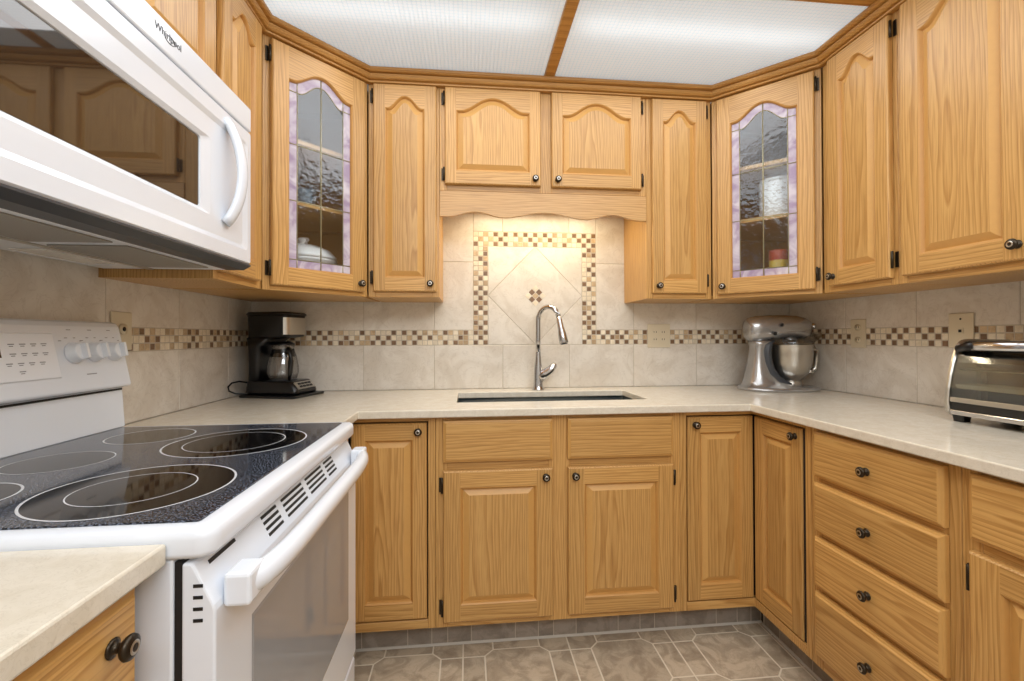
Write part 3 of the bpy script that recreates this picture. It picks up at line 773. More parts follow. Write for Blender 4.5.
# outlets and switches
def plate(parent_name, label, cat, M, w, h, kind):
    t = bpy.data.objects.new(parent_name, None); C.objects.link(t); t.empty_display_size = .03; t.matrix_world = M
    tag(t, label, cat, 'wall plates in the mosaic strip')
    b = MB(); b.box(-w/2, w/2, -.006, -.0003, 0, h, ALMOND); b.build('cover_plate', t, bevel=.002)
    if kind == 'outlet':
        for zz in (h*.28, h*.72):
            s = MB(); s.tube([(0, -.0062, zz), (0, -.0078, zz)], .0165, ALMOND, 20, ry=.0135); so = s.build('socket', t)
            for dx in (-.006, .006): MB().box(dx-.0011, dx+.0011, -.0084, -.0079, zz-.003, zz+.005, SLOT).build('socket_slot', so)
    elif kind == 'double':
        for dx in (-.022, .022):
            s = MB(); s.box(dx-.017, dx+.017, -.0075, -.0061, h/2-.034, h/2+.034, ALMOND); so = s.build('socket', t, bevel=.001)
            for zz in (h/2-.019, h/2+.019):
                for k in (-.006, .006): MB().box(dx+k-.0012, dx+k+.0012, -.0082, -.0076, zz-.004, zz+.005, SLOT).build('socket_slot', so)
    elif kind == 'jack':
        s = MB(); s.box(-.009, .009, -.0085, -.0061, h/2-.010, h/2+.010, ALMOND); so = s.build('jack', t)
        q = MB(); q.box(-.005, .005, -.0092, -.0086, h/2-.006, h/2+.004, SLOT); q.build('jack_opening', so)
        for zz in (.02, h-.02):
            q = MB(); q.lathe([(.0001, .0), (.0035, .0), (.003, .0012), (.0001, .0015)], BRONZE, 10, Matrix.Translation((0, -.0061, zz)) @ Matrix.Rotation(PI/2, 4, 'X')); q.build('screw', t)
    elif kind == 'round':
        s = MB(); s.tube([(0, -.0062, h*.55), (0, -.012, h*.55)], .016, ALMOND, 20); so = s.build('socket', t)
        q = MB(); q.tube([(0, -.0121, h*.55), (0, -.0126, h*.55)], .007, SLOT, 12); q.build('socket_opening', so)
T = Matrix.Translation; RZ = lambda a: Matrix.Rotation(a, 4, 'Z')
plate('wall_plate', 'wide almond double outlet plate on the back wall right of the sink', 'outlet', T((2.027, -.001, 1.117)), .122, .122, 'double')
plate('wall_plate', 'slim almond outlet plate on the right wall beside the stand mixer', 'outlet', T((W-.001, -.445, 1.122)) @ RZ(-PI/2), .078, .126, 'outlet')
plate('wall_plate', 'almond plate with one dark jack on the right wall above the toaster oven', 'wall plate', T((W-.001, -.872, 1.132)) @ RZ(-PI/2), .082, .122, 'jack')  # phone-type jack plate, not a power outlet
plate('wall_plate', 'almond plate on the left wall just beside the range control panel', 'outlet', T((.001, -.832, 1.140)) @ RZ(PI/2), .082, .114, 'round')

# ------------------------------------------------------------------ range
def text_mesh(name, body, size, mat, parent, M, extrude=.0003):
    cu = bpy.data.curves.new(name, 'FONT'); cu.body = body; cu.size = size; cu.extrude = extrude; cu.align_x = 'CENTER'
    tmp = bpy.data.objects.new(name, cu); C.objects.link(tmp)
    dg = bpy.context.evaluated_depsgraph_get(); me = bpy.data.meshes.new_from_object(tmp.evaluated_get(dg))
    bpy.data.objects.remove(tmp); me.name = name; me.materials.clear(); me.materials.append(mat)
    o = bpy.data.objects.new(name, me); C.objects.link(o); o.parent = parent; o.matrix_local = M; return o
RY0, RY1 = -1.6765, -.917
RW = RY1-RY0
rg = thing('kitchen_range', 'white freestanding electric range with black glass cooktop', 'range', (0, RY0, 0))   # local x = world x, local y 0..RW
b = MB(); b.box(.03, .652, .004, RW-.004, .012, .890, WHITE); b.build('body', rg, bevel=.004)
b = MB()
for yy in (.06, RW-.06):
    for xx in (.09, .60): b.lathe([(.0001, .0005), (.018, .0005), (.018, .0115), (.0001, .0115)], BLACKP, 12, T((xx, yy, 0)))
b.build('foot', rg)
def rrect(x0, x1, y0, y1, r, z, n=5):
    return [(p[0]+(x0+x1)/2, p[1]+(y0+y1)/2, p[2]) for p in rr((x1-x0)/2, (y1-y0)/2, r, z, n)]
b = MB()
b.loft([rrect(.03, .698, .001, RW-.001, .022, .891), rrect(.03, .702, .0, RW, .024, .897), rrect(.03, .702, .0, RW, .024, .915), rrect(.031, .700, .001, RW-.001, .022, .924), rrect(.036, .694, .007, RW-.007, .02, .9285), rrect(.05, .672, .026, RW-.026, .006, .9285)], WHITE, True, True, True)
o = b.build('cooktop_frame', rg); 
b = MB(); b.loft([rrect(.084, .672, .026, RW-.026, .006, .9287), rrect(.084, .672, .026, RW-.026, .006, .9303), rrect(.0855, .6705, .0275, RW-.0275, .006, .9308)], CTGLASS, True, True)
gl = b.build('cooktop_glass', rg)
def ring(cx, cy, r, wd, parent, fill=False, nm='burner_ring', z=.9312):
    b = MB(); n = 72
    L0 = [(cx+(r-wd)*math.cos(2*PI*k/n), cy+(r-wd)*math.sin(2*PI*k/n), z) for k in range(n)]
    L1 = [(cx+r*math.cos(2*PI*k/n), cy+r*math.sin(2*PI*k/n), z) for k in range(n)]
    if fill: b.add([(p[0], p[1], z-.0002) for p in L0], [tuple(range(n))], BURN)
    b.loft([L0, L1], RING, False, False); return b.build(nm, parent)
yb = lambda y: y-RY0
for cx, cy, r, inner in ((.495, -1.498, .138, .085), (.492, -1.163, .148, .105), (.235, -1.535, .092, None), (.245, -1.075, .092, None)):
    o = ring(cx, yb(cy), r, .0036, gl, True)
    if inner: ring(cx-.005, yb(cy), inner, .0021, o, nm='inner_ring', z=.9314)
ring(.225, yb(-1.31), .085, .0024, gl, True)
# backguard
prof = [(.004, .930), (.0815, .930), (.074, 1.030), (.074, 1.040), (.094, 1.044), (.097, 1.050), (.064, 1.206), (.057, 1.216), (.045, 1.220), (.004, 1.220)]
b = MB(); b.loft([[(x, y, z) for x, z in prof] for y in (.002, RW-.008)], WHITE); bg = b.build('backguard', rg, bevel=.004)
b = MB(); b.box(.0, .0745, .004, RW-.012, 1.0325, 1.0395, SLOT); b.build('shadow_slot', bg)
# tilted control face: origin at bottom front, u along y, v up the slope
p0, p1 = Vector((.097, 0, 1.050)), Vector((.064, 0, 1.206)); vd = (p1-p0).normalized(); nd = Vector((vd.z, 0, -vd.x))
MF = Matrix(((0, vd.x, nd.x, p0.x), (1, vd.y, nd.y, 0), (0, vd.z, nd.z, p0.z), (0, 0, 0, 1)))     # local (u,v,n)
b = MB()
u0, u1 = RW-.62, RW-.222
b.loft([[(u0, .034, .0004), (u1, .034, .0004), (u1, .142, .0004), (u0, .142, .0004)], [(u0+.003, .037, .003), (u1-.003, .037, .003), (u1-.003, .139, .003), (u0+.003, .139, .003)]], WHITE2, M=MF)
tp = b.build('touch_panel', bg)
b = MB(); b.box(u1-.175, u1-.130, .088, .126, .0031, .0036, LCD, MF); b.build('clock_display', tp)
b = MB()
rnd = random.Random(3)
for r_, vv_ in enumerate((.116, .095, .074, .056)):
    for k in range(4):
        if r_ == 3 and k != 1: continue
        uu = u1-.105+k*.025-(.012 if r_ > 1 else 0)
        if uu > u1-.02: continue
        b.box(uu-.007, uu+.007, vv_-.0011, vv_+.0011, .0031, .0033, MARK, MF)
        b.box(uu-.005, uu+.004, vv_-.0052, vv_-.0034, .0031, .0033, MARK, MF)
for k in range(5):
    for r_ in range(2): b.box(u0+.02+k*.035, u0+.042+k*.035, .04+r_*.03, .044+r_*.03, .0031, .0033, MARK, MF)
b.build('panel_print', tp)
for k, uu in enumerate((RW-.052, RW-.114, RW-.176, .05, .112)):
    Mk = MF @ T((uu, .092, .0006)) @ Matrix.Scale(.88, 4)
    b = MB(); b.lathe([(.0001, 0), (.0295, 0), (.0295, .003), (.0265, .007), (.024, .022), (.0225, .0255), (.0001, .026)], WHITE2, 28, Mk)
    b.loft([[(-.0225, -.007, .010), (.0225, -.007, .010), (.0225, .007, .010), (-.0225, .007, .010)], [(-.021, -.0045, .040), (.021, -.0045, .040), (.021, .0045, .040), (-.021, .0045, .040)]], WHITE2, M=Mk @ Matrix.Rotation(PI/2, 4, 'Z'))
    kn = b.build('control_knob', bg, bevel=.0015)
b = MB()
for uu in (RW-.052, RW-.114, RW-.176):
    for du, dv, s_ in ((-.03, .035, .004), (-.012, .042, .004), (.012, .042, .003), (.028, .034, .003), (0, .062, .006)): b.box(uu+du-s_, uu+du+s_, .088+dv-.0009, .088+dv+.0009, .0004, .0008, MARK, MF)
b.box(RW-.15, RW-.12, .036, .0385, .0004, .0008, MARK, MF)
b.build('knob_print', bg)
# oven door with sloped vent strip
b = MB()
dp = [(.6625, .256), (.700, .256), (.704, .262), (.704, .820), (.7025, .828), (.678, .879), (.674, .8835), (.6625, .8835)]
b.loft([[(x, y, z) for x, z in dp] for y in (.003, RW-.003)], WHITE); od = b.build('oven_door', rg, bevel=.003)
b = MB(); b.box(.6525, .662, .006, RW-.006, .25, .885, SLOT); b.build('gap_shade_fill', rg)  # solid black strip standing in for shade between oven door and body
b = MB(); b.loft([[(.7042, y, z) for y, z in ((.105, .40), (RW-.085, .40), (RW-.085, .755), (.105, .755))], [(.7052, y, z) for y, z in ((.110, .405), (RW-.090, .405), (RW-.090, .750), (.110, .750))]], OVGLASS); b.build('oven_window', od)
# slots on the slope
s0, s1 = Vector((.7025, 0, .828)), Vector((.678, 0, .879)); sv = (s1-s0).normalized(); sn = Vector((sv.z, 0, -sv.x))
MS = Matrix(((0, sv.x, sn.x, s0.x), (1, 0, 0, 0), (0, sv.z, sn.z, s0.z), (0, 0, 0, 1)))
b = MB()
for a, c in ((.185, .245), (.268, .372), (.395, .50), (.522, .585)):
    for q in (.012, .0225, .033, .0435): b.box(a, c, q, q+.0052, .0002, .0009, SLOT, MS)
b.build('vent_slots', od)
b = MB(); b.box(.03, .10, .046, .0515, .0002, .0009, SLOT, MS); b.build('top_slot', od)
b = MB()
for zz in (.852, .837, .822, .807): b.box(.677, .689, .0024, .0029, zz, zz+.0045, SLOT)
b.build('side_slots', od)
# handle
hp = []
for k in range(25):
    u = -1+2*k/24; a = abs(u)
    xx = .718+.030*(1-a**6)**.6 if a < 1 else .718
    hp.append((xx, RW/2+u*(RW/2-.030), .837))
b = MB(); b.tube(hp, .0165, WHITE, 16, ry=.0200)
for yy, sg in ((.020, 1), (RW-.068, -1)): b.box(.7045, .740, yy, yy+.048, .814, .859, WHITE)
b.build('door_handle', od, bevel=.005)
b = MB(); b.box(.660, .702, .004, RW-.004, .055, .246, WHITE); dr = b.build('storage_drawer', rg, bevel=.006)
b = MB(); b.loft([[(.7024, y, z) for y, z in ((.10, .19), (RW-.10, .19), (RW-.10, .228), (.10, .228))], [(.710, y, z) for y, z in ((.11, .205), (RW-.11, .205), (RW-.11, .222), (.11, .222))]], WHITE); b.build('drawer_grip', dr)

# ------------------------------------------------------------------ microwave
MZ0, MZ1, MX = 1.383, 1.836, .410
mw = thing('microwave_oven', 'white over-the-range microwave with dark window above the cooktop', 'microwave', (0, RY0, MZ0))
h = MZ1-MZ0
b = MB(); b.box(.002, .368, .001, RW-.001, .0, h, WHITE); b.build('body', mw, bevel=.002)
# top grille strip with the maker's name
b = MB(); b.box(.3685, MX, .001, RW-.001, .386, h, WHITE); gs = b.build('vent_strip', mw, bevel=.004)
text_mesh('maker_name', 'Whirlpool', .0205, CHAR, gs, Matrix(((0, 0, 1, MX+.0005), (1, 0, 0, yb(-1.287)), (0, 1, 0, .4185), (0, 0, 0, 1))))
b = MB(); n = 20
lp = []
for k in range(n+1):
    a = math.radians(200+250*k/n); lp.append((MX+.0006, yb(-1.287)+.017*math.cos(a)+.004, .4205+.008*math.sin(a)))
b.tube(lp, .0007, CHAR, 6); b.build('maker_swirl', gs)
# door
b = MB()
def rc(x, y0, y1, z0, z1, r=.012):
    return [(x, p[0]+(y0+y1)/2, p[1]+(z0+z1)/2) for p in rr((y1-y0)/2, (z1-z0)/2, r, 0, 4)]
b.loft([rc(.3695, .001, RW-.001, .004, .383, .004), rc(MX-.004, .001, RW-.001, .004, .383, .006), rc(MX, .005, RW-.005, .008, .379, .006),
        rc(MX, .018, RW-.022, .040, .345, .012), rc(MX-.006, .032, RW-.040, .052, .333, .012), rc(MX-.006, .040, RW-.200, .096, .286, .008), rc(MX-.012, .038, RW-.232, .106, .276, .008), rc(MX-.020, .040, RW-.234, .108, .274, .006)], WHITE, True, True)
md_ = b.build('microwave_door', mw)
b = MB(); b.loft([rc(MX-.0195, .0405, RW-.2345, .1085, .2735, .006), rc(MX-.0150, .0405, RW-.2345, .1085, .2735, .006)], MWGLASS); b.build('door_window', md_)
hp = []
for k in range(21):
    u = -1+2*k/20; hp.append((MX-.004+.032*(1-u*u)**.75, RW-.134+.022*(1-u*u), .226+u*.135))
b = MB(); b.tube(hp, .0115, WHITE, 14, ry=.018, up=(0, 1, 0)); b.build('door_handle', md_)
# underside
b = MB(); b.loft([[(.345, y, -.0125), (.390, y, -.0125), (.4095, y, -.001), (.4095, y, .0032), (.3695, y, .0032), (.345, y, -.0006)] for y in (.001, RW-.001)], CHAR); b.build('lower_lip', mw)
b = MB(); b.box(.02, .344, .004, RW-.004, -.012, -.0006, WHITE2); us = b.build('underside_plate', mw)
for y0, y1 in ((.06, .36), (.40, .70)):
    b = MB(); b.box(.17, .325, y0, y1, -.0155, -.0124, MESHF); b.build('grease_filter', us, bevel=.001)
for y0 in (.10, .45):
    MB().box(.055, .125, y0, y0+.20, -.0145, -.0124, PORC).build('lamp_lens', us)
b = MB(); b.box(.140, .155, .01, RW-.01, -.015, -.0124, STEEL); b.build('trim_rail', us)

# ------------------------------------------------------------------ coffee maker on its mat
ang = math.radians(-24)
o = MB().loft([rr(.135, .108, .012, 0), rr(.138, .111, .014, .003), rr(.138, .111, .014, .009), rr(.134, .107, .012, .011)], BLACKP, True, True).build('appliance_mat', loc=(.205, -.150, ZC1+.0006), rot=(0, 0, ang+.12))
tag(o, 'flat black mat on the worktop under the coffee maker', 'mat')
t = thing('coffee_maker', 'black drip coffee maker with glass carafe in the left corner', 'coffee maker', (.190, -.140, ZC1+.0125), math.radians(-13))
def rloop(x0, x1, hy, r, z): return rrect(x0, x1, -hy, hy, r, z, 4)
t.scale = (1.05, 1.05, 1.045)
b = MB(); b.loft([rloop(-.112, .122, .080, .02, 0), rloop(-.112, .124, .082, .02, .009), rloop(-.110, .122, .080, .02, .020), rloop(-.108, .098, .077, .02, .050), rloop(-.106, .092, .075, .02, .054)], BLACKP, True, True, True); b.build('base', t)
b = MB(); b.lathe([(.0001, .0405), (.056, .0405), (.058, .043), (.053, .0445), (.0001, .0445)], CHAR, 28, T((.012, 0, .0138))); b.build('warming_plate', t)
b = MB(); b.loft([rloop(-.106, -.052, .074, .02, .0405), rloop(-.104, -.052, .073, .02, .12), rloop(-.106, -.046, .075, .02, .20), rloop(-.110, .0, .079, .02, .236)], BLACKP, True, True, True); b.build('water_tank', t)
b = MB(); b.loft([rloop(-.110, .030, .075, .025, .236), rloop(-.111, .076, .076, .035, .243), rloop(-.113, .080, .078, .035, .325), rloop(-.116, .082, .080, .035, .333)], BLACKP, True, True, True); bh = b.build('brew_head', t)
b = MB(); b.loft([rloop(-.118, .084, .082, .035, .3335), rloop(-.119, .086, .083, .036, .338), rloop(-.112, .078, .076, .033, .346), rloop(-.05, .04, .03, .02, .349)], BLACKP, True, True, True); b.build('lid', t)
b = MB(); n = 12; L0, L1 = [], []
fr = [(.0895+.0035, y) for y in (-.045, -.02, 0, .02, .045)]
ol = []
for k in range(13):
    a = math.radians(-62+124*k/12); ol.append((.045+.0375*math.cos(a) if abs(a) > .0 else .0825, math.copysign(1, a)*.043+.0375*math.sin(a) if abs(a) > .01 else 0))
b.loft([[(x, y, z) for x, y in ol] for z in (.250, .322)]+[], STEEL, False, False, True, False); b.build('steel_panel', bh)
b = MB(); b.lathe([(.040, .0450), (.054, .048), (.062, .075), (.061, .10), (.052, .145), (.042, .172), (.045, .190)], CARAFE, 32, T((.012, 0, .0138))); cf = b.build('carafe', t)
b = MB(); b.lathe([(.0515, .141), (.0455, .165), (.0445, .173)], BLACKP, 32, T((.012, 0, .0138))); b.lathe([(.046, .191), (.047, .197), (.03, .206), (.0001, .208)], BLACKP, 28, T((.012, 0, .0138))); b.build('carafe_lid', cf)
b = MB(); b.tube([(.048, -.030, .176), (.066, -.044, .188), (.082, -.056, .180), (.086, -.060, .14), (.082, -.056, .09), (.070, -.046, .062)], [.009, .010, .010, .010, .009, .007], BLACKP, 12, ry=[.012]*6); b.build('carafe_handle', cf)
# sloping button panel on the base front
q0, q1 = Vector((.1220, 0, .0200)), Vector((.0980, 0, .0500)); qv = (q1-q0).normalized(); qn = Vector((qv.z, 0, -qv.x))
MQ = Matrix(((0, qv.x, qn.x, q0.x), (1, 0, 0, 0), (0, qv.z, qn.z, q0.z), (0, 0, 0, 1)))
b = MB(); b.box(-.062, .062, .001, .036, -.002, .004, STEEL, MQ); bp_ = b.build('button_panel', t, bevel=.001)
b = MB()
for y0 in (-.046, -.022, .002, .026): b.box(y0, y0+.018, .007, .016, .0042, .006, BLACKP, MQ)
for y0 in (-.046, -.022, .002, .026): b.box(y0, y0+.018, .021, .030, .0042, .006, BLACKP, MQ)
b.build('button', bp_)
b = MB(); b.tube([(-.109, -.01, .03), (-.125, -.04, .046), (-.136, -.075, .054), (-.143, -.108, .050), (-.143, -.128, .036), (-.134, -.134, .020), (-.118, -.118, .008), (-.10, -.095, .005), (-.085, -.088, .005)], .0035, BLACKP, 8); b.build('power_cord', t)

# ------------------------------------------------------------------ stand mixer (head points to +x)
t = thing('stand_mixer', 'silver tilt-head stand mixer with steel bowl in the right corner', 'mixer', (2.532, -.225, ZC1+.0006), math.radians(-5))
t.scale = (1.0, 1.06, 1.07)
def sup(cx, hx, hy, z, n=28, e=2.6):
    return [(cx+hx*math.copysign(abs(math.cos(a))**(2/e), math.cos(a)), hy*math.copysign(abs(math.sin(a))**(2/e), math.sin(a)), z) for a in [2*PI*k/n for k in range(n)]]
b = MB(); b.loft([sup(0, .182, .105, 0), sup(0, .186, .109, .005), sup(0, .184, .107, .012), sup(-.004, .172, .096, .018), sup(-.05, .115, .082, .024), sup(-.082, .078, .066, .04), sup(-.098, .052, .055, .075), sup(-.102, .036, .046, .13), sup(-.100, .030, .040, .18), sup(-.096, .034, .042, .205), sup(-.086, .052, .046, .222)], SILVER, True, True, True)
st = b.build('pedestal', t)
# charcoal strip painting shade on the pedestal's inner side, behind the bowl
b = MB()
crv = [(-.040, .222), (-.056, .205), (-.062, .17), (-.058, .13), (-.045, .092), (-.020, .060), (.010, .040), (.045, .024)]
b.loft([[(x-.012, y*.9, z-.004), (x+.004, y, z+.002), ] for x, z in crv for y in (0,)] if False else [[(x-.022, -.048, z-.008), (x+.006, -.042, z+.004), (x+.006, .042, z+.004), (x-.022, .048, z-.008)] for x, z in crv], CHAR, True, True, True)
b.build('pedestal_shade_strip', st)
def sec(x, hy, zc, hz, e=2.5, n=28):
    return [(x, hy*math.copysign(abs(math.cos(a))**(2/e), math.cos(a)), zc+hz*math.copysign(abs(math.sin(a))**(2/e), math.sin(a))) for a in [2*PI*k/n for k in range(n)]]
b = MB(); b.loft([sec(-.156, .020, .278, .024), sec(-.153, .036, .276, .040), sec(-.140, .047, .274, .052), (sec(-.11, .053, .276, .058)), sec(-.04, .056, .282, .056), sec(.02, .057, .284, .054), sec(.08, .055, .282, .053), sec(.12, .050, .278, .050), sec(.143, .040, .276, .040), sec(.150, .024, .276, .026)], SILVER, True, True, True); hd_ = b.build('motor_head', t)
b = MB(); b.loft([sec(-.140, .0485, .252, .003), sec(.04, .0585, .262, .003), sec(.10, .0565, .262, .003)], CHROME, True, True, True); b.build('trim_band', hd_)
b = MB(); b.lathe([(.0001, 0), (.009, 0), (.010, .003), (.010, .016), (.007, .022), (.013, .024), (.013, .034), (.0001, .036)], CHROME, 18, T((.148, 0, .288)) @ Matrix.Rotation(PI/2, 4, 'Y')); b.build('attachment_knob', hd_)
b = MB(); b.lathe([(.0001, 0), (.0075, 0), (.007, .010), (.0001, .012)], BLACKP, 14, T((-.018, -.0560, .292)) @ Matrix.Rotation(PI/2, 4, 'X')); b.build('speed_knob', hd_)
b = MB(); b.lathe([(.0001, 0), (.0085, 0), (.008, .012), (.0001, .014)], BLACKP, 14, T((-.050, -.0545, .254)) @ Matrix.Rotation(PI/2, 4, 'X')); b.build('lock_lever', hd_)
b = MB(); b.lathe([(.030, .236), (.033, .226), (.027, .210), (.014, .206), (.010, .19), (.0001, .19)], SILVER, 20, T((.058, 0, 0)), cap0=True); b.build('beater_hub', hd_)
b = MB(); b.lathe([(.0001, .0225), (.050, .0225), (.046, .034), (.040, .040), (.052, .050), (.076, .080), (.089, .120), (.094, .165), (.094, .200), (.097, .204), (.0945, .206), (.0915, .200), (.0915, .165), (.0865, .120), (.072, .082), (.0001, .052)], STEEL, 40, T((.062, 0, 0))); bw = b.build('bowl', t)
b = MB(); b.tube([(.150, 0, .186), (.178, 0, .188), (.190, 0, .176), (.190, 0, .13), (.182, 0, .096), (.164, 0, .080), (.146, 0, .088)], .009, STEEL, 12, ry=[.0125]*7); b.build('bowl_handle', bw)
b = MB(); b.tube([(.062, 0, .19), (.062, 0, .10)], .007, SILVER, 10); b.tube([(.062, 0, .17), (.022, 0, .14), (.03, 0, .085), (.062, 0, .065), (.094, 0, .085), (.102, 0, .14), (.062, 0, .17)], .006, SILVER, 8); b.build('beater', t)
b = MB(); b.lathe([(.097, .2075), (.099, .216), (.080, .226), (.050, .232)], SHIELD, 36, T((.062, 0, 0)))
b.loft([[(.150, -.04, .212), (.150, .04, .212), (.156, .03, .222), (.156, -.03, .222)], [(.205, -.045, .252), (.205, .045, .252), (.20, .04, .262), (.20, -.04, .262)]], SHIELD, True, False)
b.build('pouring_shield', t)

# ------------------------------------------------------------------ toaster oven (front faces -x)
t = thing('toaster_oven', 'chrome and black toaster oven with curved glass door on the right worktop', 'toaster oven', (2.505, -1.032, ZC1+.0006))   # local: x into the wall, y -.42..0
TL = -.42
def tprof(o=0):
    f = [(.012, .020), (.002, .03), (-.002, .06), (.002, .10), (.010, .14), (.020, .18), (.032, .215), (.042, .234), (.056, .245), (.075, .249), (.215, .246), (.226, .236), (.228, .03), (.22, .020)]
    return [(x+(o if x < .1 else -o), z+(o if z < .1 else -o)) for x, z in f]
cav = [(.016, .024), (.006, .034), (.002, .060), (.110, .062), (.112, .214), (.034, .216), (.046, .230), (.058, .241), (.075, .245), (.211, .242), (.222, .232), (.224, .034), (.216, .024)]
b = MB(); b.loft([[(x, y, z) for x, z in cav] for y in (-.014, TL+.014)], BLACKP)
b.box(.012, .109, TL+.0142, TL+.099, .0625, .2135, BLACKP); b.build('body', t)
for y0, y1 in ((-.0135, 0), (TL, TL+.0135)):
    b = MB(); b.loft([[(x, y0, z) for x, z in tprof(.001)], [(x, (y0*.75+y1*.25), z) for x, z in tprof(-.002)], [(x, (y0*.25+y1*.75), z) for x, z in tprof(-.002)], [(x, y1, z) for x, z in tprof(.001)]], STEEL); b.build('end_cap', t)
gp = [(.0015, .062), (.0030, .10), (.0115, .14), (.0215, .18), (.0330, .213)]
b = MB(); b.loft([[(x-.0022, y, z) for x, z in gp]+[(x+.0022, y, z) for x, z in gp[::-1]] for y in (-.018, TL+.10)], DARKGL); gd = b.build('glass_door', t)
b = MB()
for zc, zr in ((.068, .010),):
    b.box(-.0035, .0015, TL+.10, -.018, zc-.008, zc+.006, STEEL)
b.build('door_rail', gd, bevel=.001)
b = MB(); b.tube([(-.002, -.085, .229), (-.006, -.10, .230), (-.010, TL/2-.03, .231), (-.006, TL+.18, .230), (-.002, TL+.165, .229)], .009, CHROME, 14, ry=.013); hb = b.build('door_handle', gd)
for q in ([(.030, -.022, .216), (.014, -.03, .222), (.001, -.06, .228), (-.004, -.092, .230)], [(.030, TL+.103, .216), (.014, TL+.111, .222), (.001, TL+.141, .228), (-.004, TL+.173, .230)]):
    b = MB(); b.tube(q, .0085, BLACKP, 12, ry=.012); b.build('handle_bracket', hb)
b = MB(); b.box(-.0045, .010, TL+.02, -.018, .0215, .036, CHROME); b.build('crumb_tray', t, bevel=.002)
b = MB()
for x in (.034, .050, .066, .082, .098): b.tube([(x, -.016, .158), (x, TL+.102, .158)], .0022, STEEL, 6)
b.build('wire_rack', t)
b = MB(); b.loft([[(.024, TL+.104, .100), (.106, TL+.104, .100), (.106, -.017, .100), (.024, -.017, .100)], [(.021, TL+.103, .112), (.108, TL+.103, .112), (.108, -.0155, .112), (.021, -.0155, .112)]], ALMOND, True, False); b.build('baking_tray', t)
for yy in (-.03, TL+.03):
    for xx in (.024, .195):
        b = MB(); b.loft([rr(.013, .015, .004, 0, 2), rr(.016, .018, .004, .0245, 2)], BLACKP, M=T((xx, yy, 0))); b.build('foot', t)
for zz in (.19, .13, .07):
    b = MB(); b.lathe([(.0001, 0), (.019, 0), (.017, .014), (.0001, .016)], STEEL, 20, T((.016-.06*(.15-zz)*0-.012+(zz-.07)*.19, TL+.055, zz)) @ Matrix.Rotation(-PI/2, 4, 'Y')); b.build('control_knob', t)

# ------------------------------------------------------------------ things inside the glass cabinets
def inside(loc, rot, x, y, z):
    return (Matrix.Translation(loc) @ RZ(rot)) @ Vector((x, y, z))
LI = lambda x, y, z: tuple(inside((.305, -.61, ZU0), PI/4, x, y, z))
RI = lambda x, y, z: tuple(inside((W-.61, -.305, ZU0), -PI/4, x, y, z))
def bowl(name, label, p, r, hh, mat, group=None):
    b = MB(); b.lathe([(.0001, 0), (r*.5, 0), (r*.55, hh*.06), (r*.8, hh*.4), (r, hh), (r*.97, hh), (r*.76, hh*.42), (r*.5, hh*.12), (.0001, hh*.1)], mat, 32)
    o = b.build(name, loc=p); tag(o, label, 'bowl', group); return o
cs_ = thing('casserole_dish', 'white lidded casserole dish on the bottom shelf behind the left glass door', 'dish', LI(.235, .165, .0170))
cs_.scale = (1.08, 1.08, 1.04)
b = MB(); b.lathe([(.0001, 0), (.085, 0), (.098, .010), (.112, .06), (.117, .115), (.120, .118), (.120, .126), (.0001, .126)], PORC, 40); b.build('dish', cs_)
b = MB(); b.lathe([(.0001, .1265), (.121, .1265), (.118, .140), (.095, .165), (.055, .184), (.016, .190), (.012, .200), (.020, .208), (.018, .216), (.0001, .219)], PORC, 40); b.build('lid', cs_)
def tumbler(label, p, r, hh, mat):
    b = MB(); b.lathe([(.0001, 0), (r*.85, 0), (r, hh), (r*.94, hh), (r*.8, .006), (.0001, .006)], mat, 24); o = b.build('tumbler', loc=p); tag(o, label, 'glass', 'tumblers on the middle shelf')
tumbler('left of two blue-grey tumblers on the middle shelf, left glass cabinet', LI(.150, .17, .3555), .036, .12, BLUEGL)
tumbler('right of two blue-grey tumblers on the middle shelf, left glass cabinet', LI(.262, .19, .3555), .036, .10, BLUEGL)
b = MB(); b.lathe([(.0001, 0), (.072, 0), (.075, .004), (.077, .095), (.0725, .10), (.070, .012), (.0001, .010)], PORC, 36)
# plates stack on upper shelf
tp_ = LI(.216, .22, .5925)
for k in range(4):
    q = MB(); q.lathe([(.0001, 0), (.06, 0), (.105, .012), (.106, .014), (.06, .004), (.0001, .004)], PORC, 32)
    o = q.build('dinner_plate', loc=(tp_[0], tp_[1], tp_[2]+k*.0065)); tag(o, ['bottom', 'second lowest', 'second highest', 'top'][k]+' white plate of the stack on the upper shelf, left glass cabinet', 'plate', 'plates behind the left glass door')
cn = thing('canister', 'white round canister on the middle shelf behind the right glass door', 'canister', RI(.245, .16, .3555))
b = MB(); b.lathe([(.0001, 0), (.076, 0), (.078, .004), (.078, .164), (.076, .167), (.0001, .167)], PORC, 36); b.build('jar', cn)
b = MB(); b.lathe([(.0001, .1675), (.079, .1675), (.080, .172), (.078, .180), (.0001, .184)], PORC, 36); b.build('lid', cn)
mg = thing('storage_tin', 'small yellow tin with red lid on the bottom shelf behind the right glass door', 'tin', RI(.250, .13, .0170))
b = MB(); b.lathe([(.0001, 0), (.036, 0), (.038, .003), (.038, .155), (.036, .158), (.0001, .158)], YEL, 28); b.build('tin_body', mg)
b = MB(); b.lathe([(.0386, .150), (.0390, .152), (.0390, .190), (.036, .196), (.012, .199), (.0001, .199), ], REDP, 28); b.build('lid', mg)['label'] = 'red lid'

# ------------------------------------------------------------------ lights
def area(name, loc, sx, sy, power, col=(1, 1, 1), rot=(0, 0, 0)):
    l = bpy.data.lights.new(name, 'AREA'); l.shape = 'RECTANGLE'; l.size = sx; l.size_y = sy; l.energy = power; l.color = col
    o = bpy.data.objects.new(name, l); C.objects.link(o); o.location = loc; o.rotation_euler = rot; return o
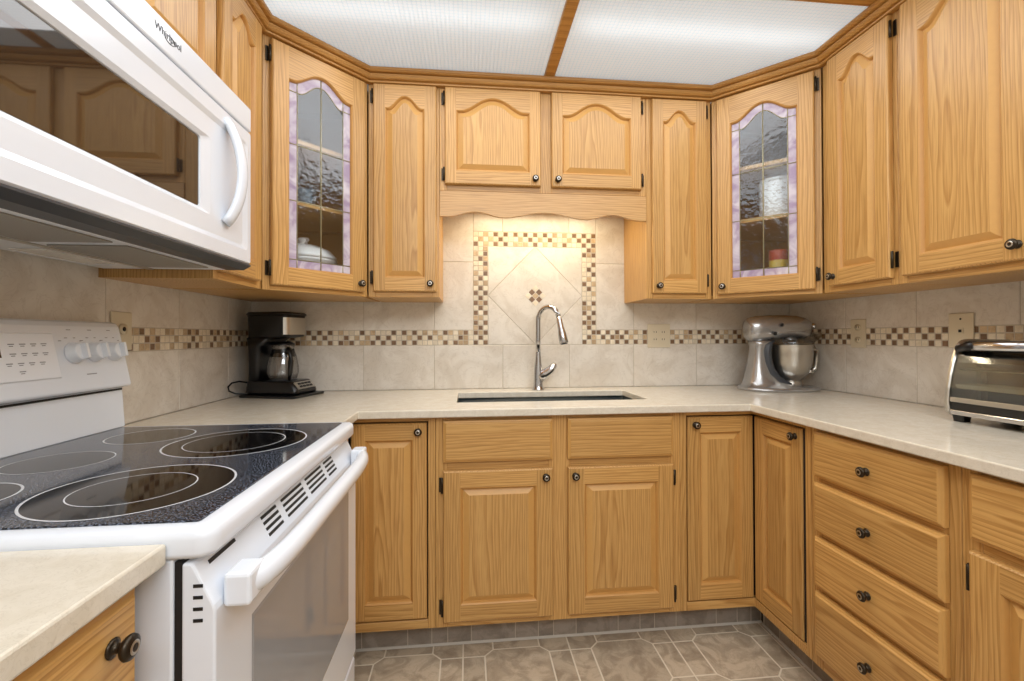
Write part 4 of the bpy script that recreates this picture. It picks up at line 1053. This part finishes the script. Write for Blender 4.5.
# fluorescent tubes above the panels
for x in (.82, 1.94):
    area('tube_lamp', (x, -.68, 2.40), 1.0, .05, .62)
    for y in (-1.25, -1.9): area('tube_lamp', (x, y, 2.44), 1.0, .05, .55)
# light falling from the panels into the room
area('panel_lamp', (1.38, -.72, 2.308), 1.7, .5, 8, (.97, .985, 1))
area('panel_lamp', (1.38, -1.75, 2.308), 1.7, 1.3, 13, (.97, .985, 1))
# added fill light behind the camera, not a known fixture
area('fill_lamp', (1.38, -3.2, 2.3), 1.8, .8, 36, (.93, .965, 1), (math.radians(35), 0, 0))
# warm lamp behind the valance
area('valance_lamp', (1.375, -.16, 1.800), .66, .05, 3.6, (1, .86, .60))
w_ = bpy.data.worlds.new('World'); bpy.context.scene.world = w_; w_.use_nodes = True
w_.node_tree.nodes['Background'].inputs[0].default_value = (.8, .85, .9, 1); w_.node_tree.nodes['Background'].inputs[1].default_value = .3

# ------------------------------------------------------------------ camera
cam = bpy.data.cameras.new('Camera'); co = bpy.data.objects.new('Camera', cam); C.objects.link(co)
cx_, cy_, cz_, yaw, pit, rol, f_, px_, py_ = 1.03329, -2.31256, 1.17856, .103004, .008137, -.002931, 458.2875, 515.3367, 332.3166
fw = Vector((math.sin(yaw)*math.cos(pit), math.cos(yaw)*math.cos(pit), math.sin(pit))); r0 = Vector((math.cos(yaw), -math.sin(yaw), 0)); u0_ = r0.cross(fw)
r2 = math.cos(rol)*r0+math.sin(rol)*u0_; u2 = -math.sin(rol)*r0+math.cos(rol)*u0_
co.matrix_world = Matrix(((r2.x, u2.x, -fw.x, cx_), (r2.y, u2.y, -fw.y, cy_), (r2.z, u2.z, -fw.z, cz_), (0, 0, 0, 1)))
cam.sensor_fit = 'HORIZONTAL'; cam.sensor_width = 36; cam.lens = f_*36/1024
cam.shift_x = (512-px_)/1024; cam.shift_y = (py_-340.5)/1024; cam.clip_start = .02
bpy.context.scene.camera = co
sc = bpy.context.scene
sc.view_settings.view_transform = 'Standard'; sc.view_settings.look = 'None'; sc.view_settings.exposure = 0.0
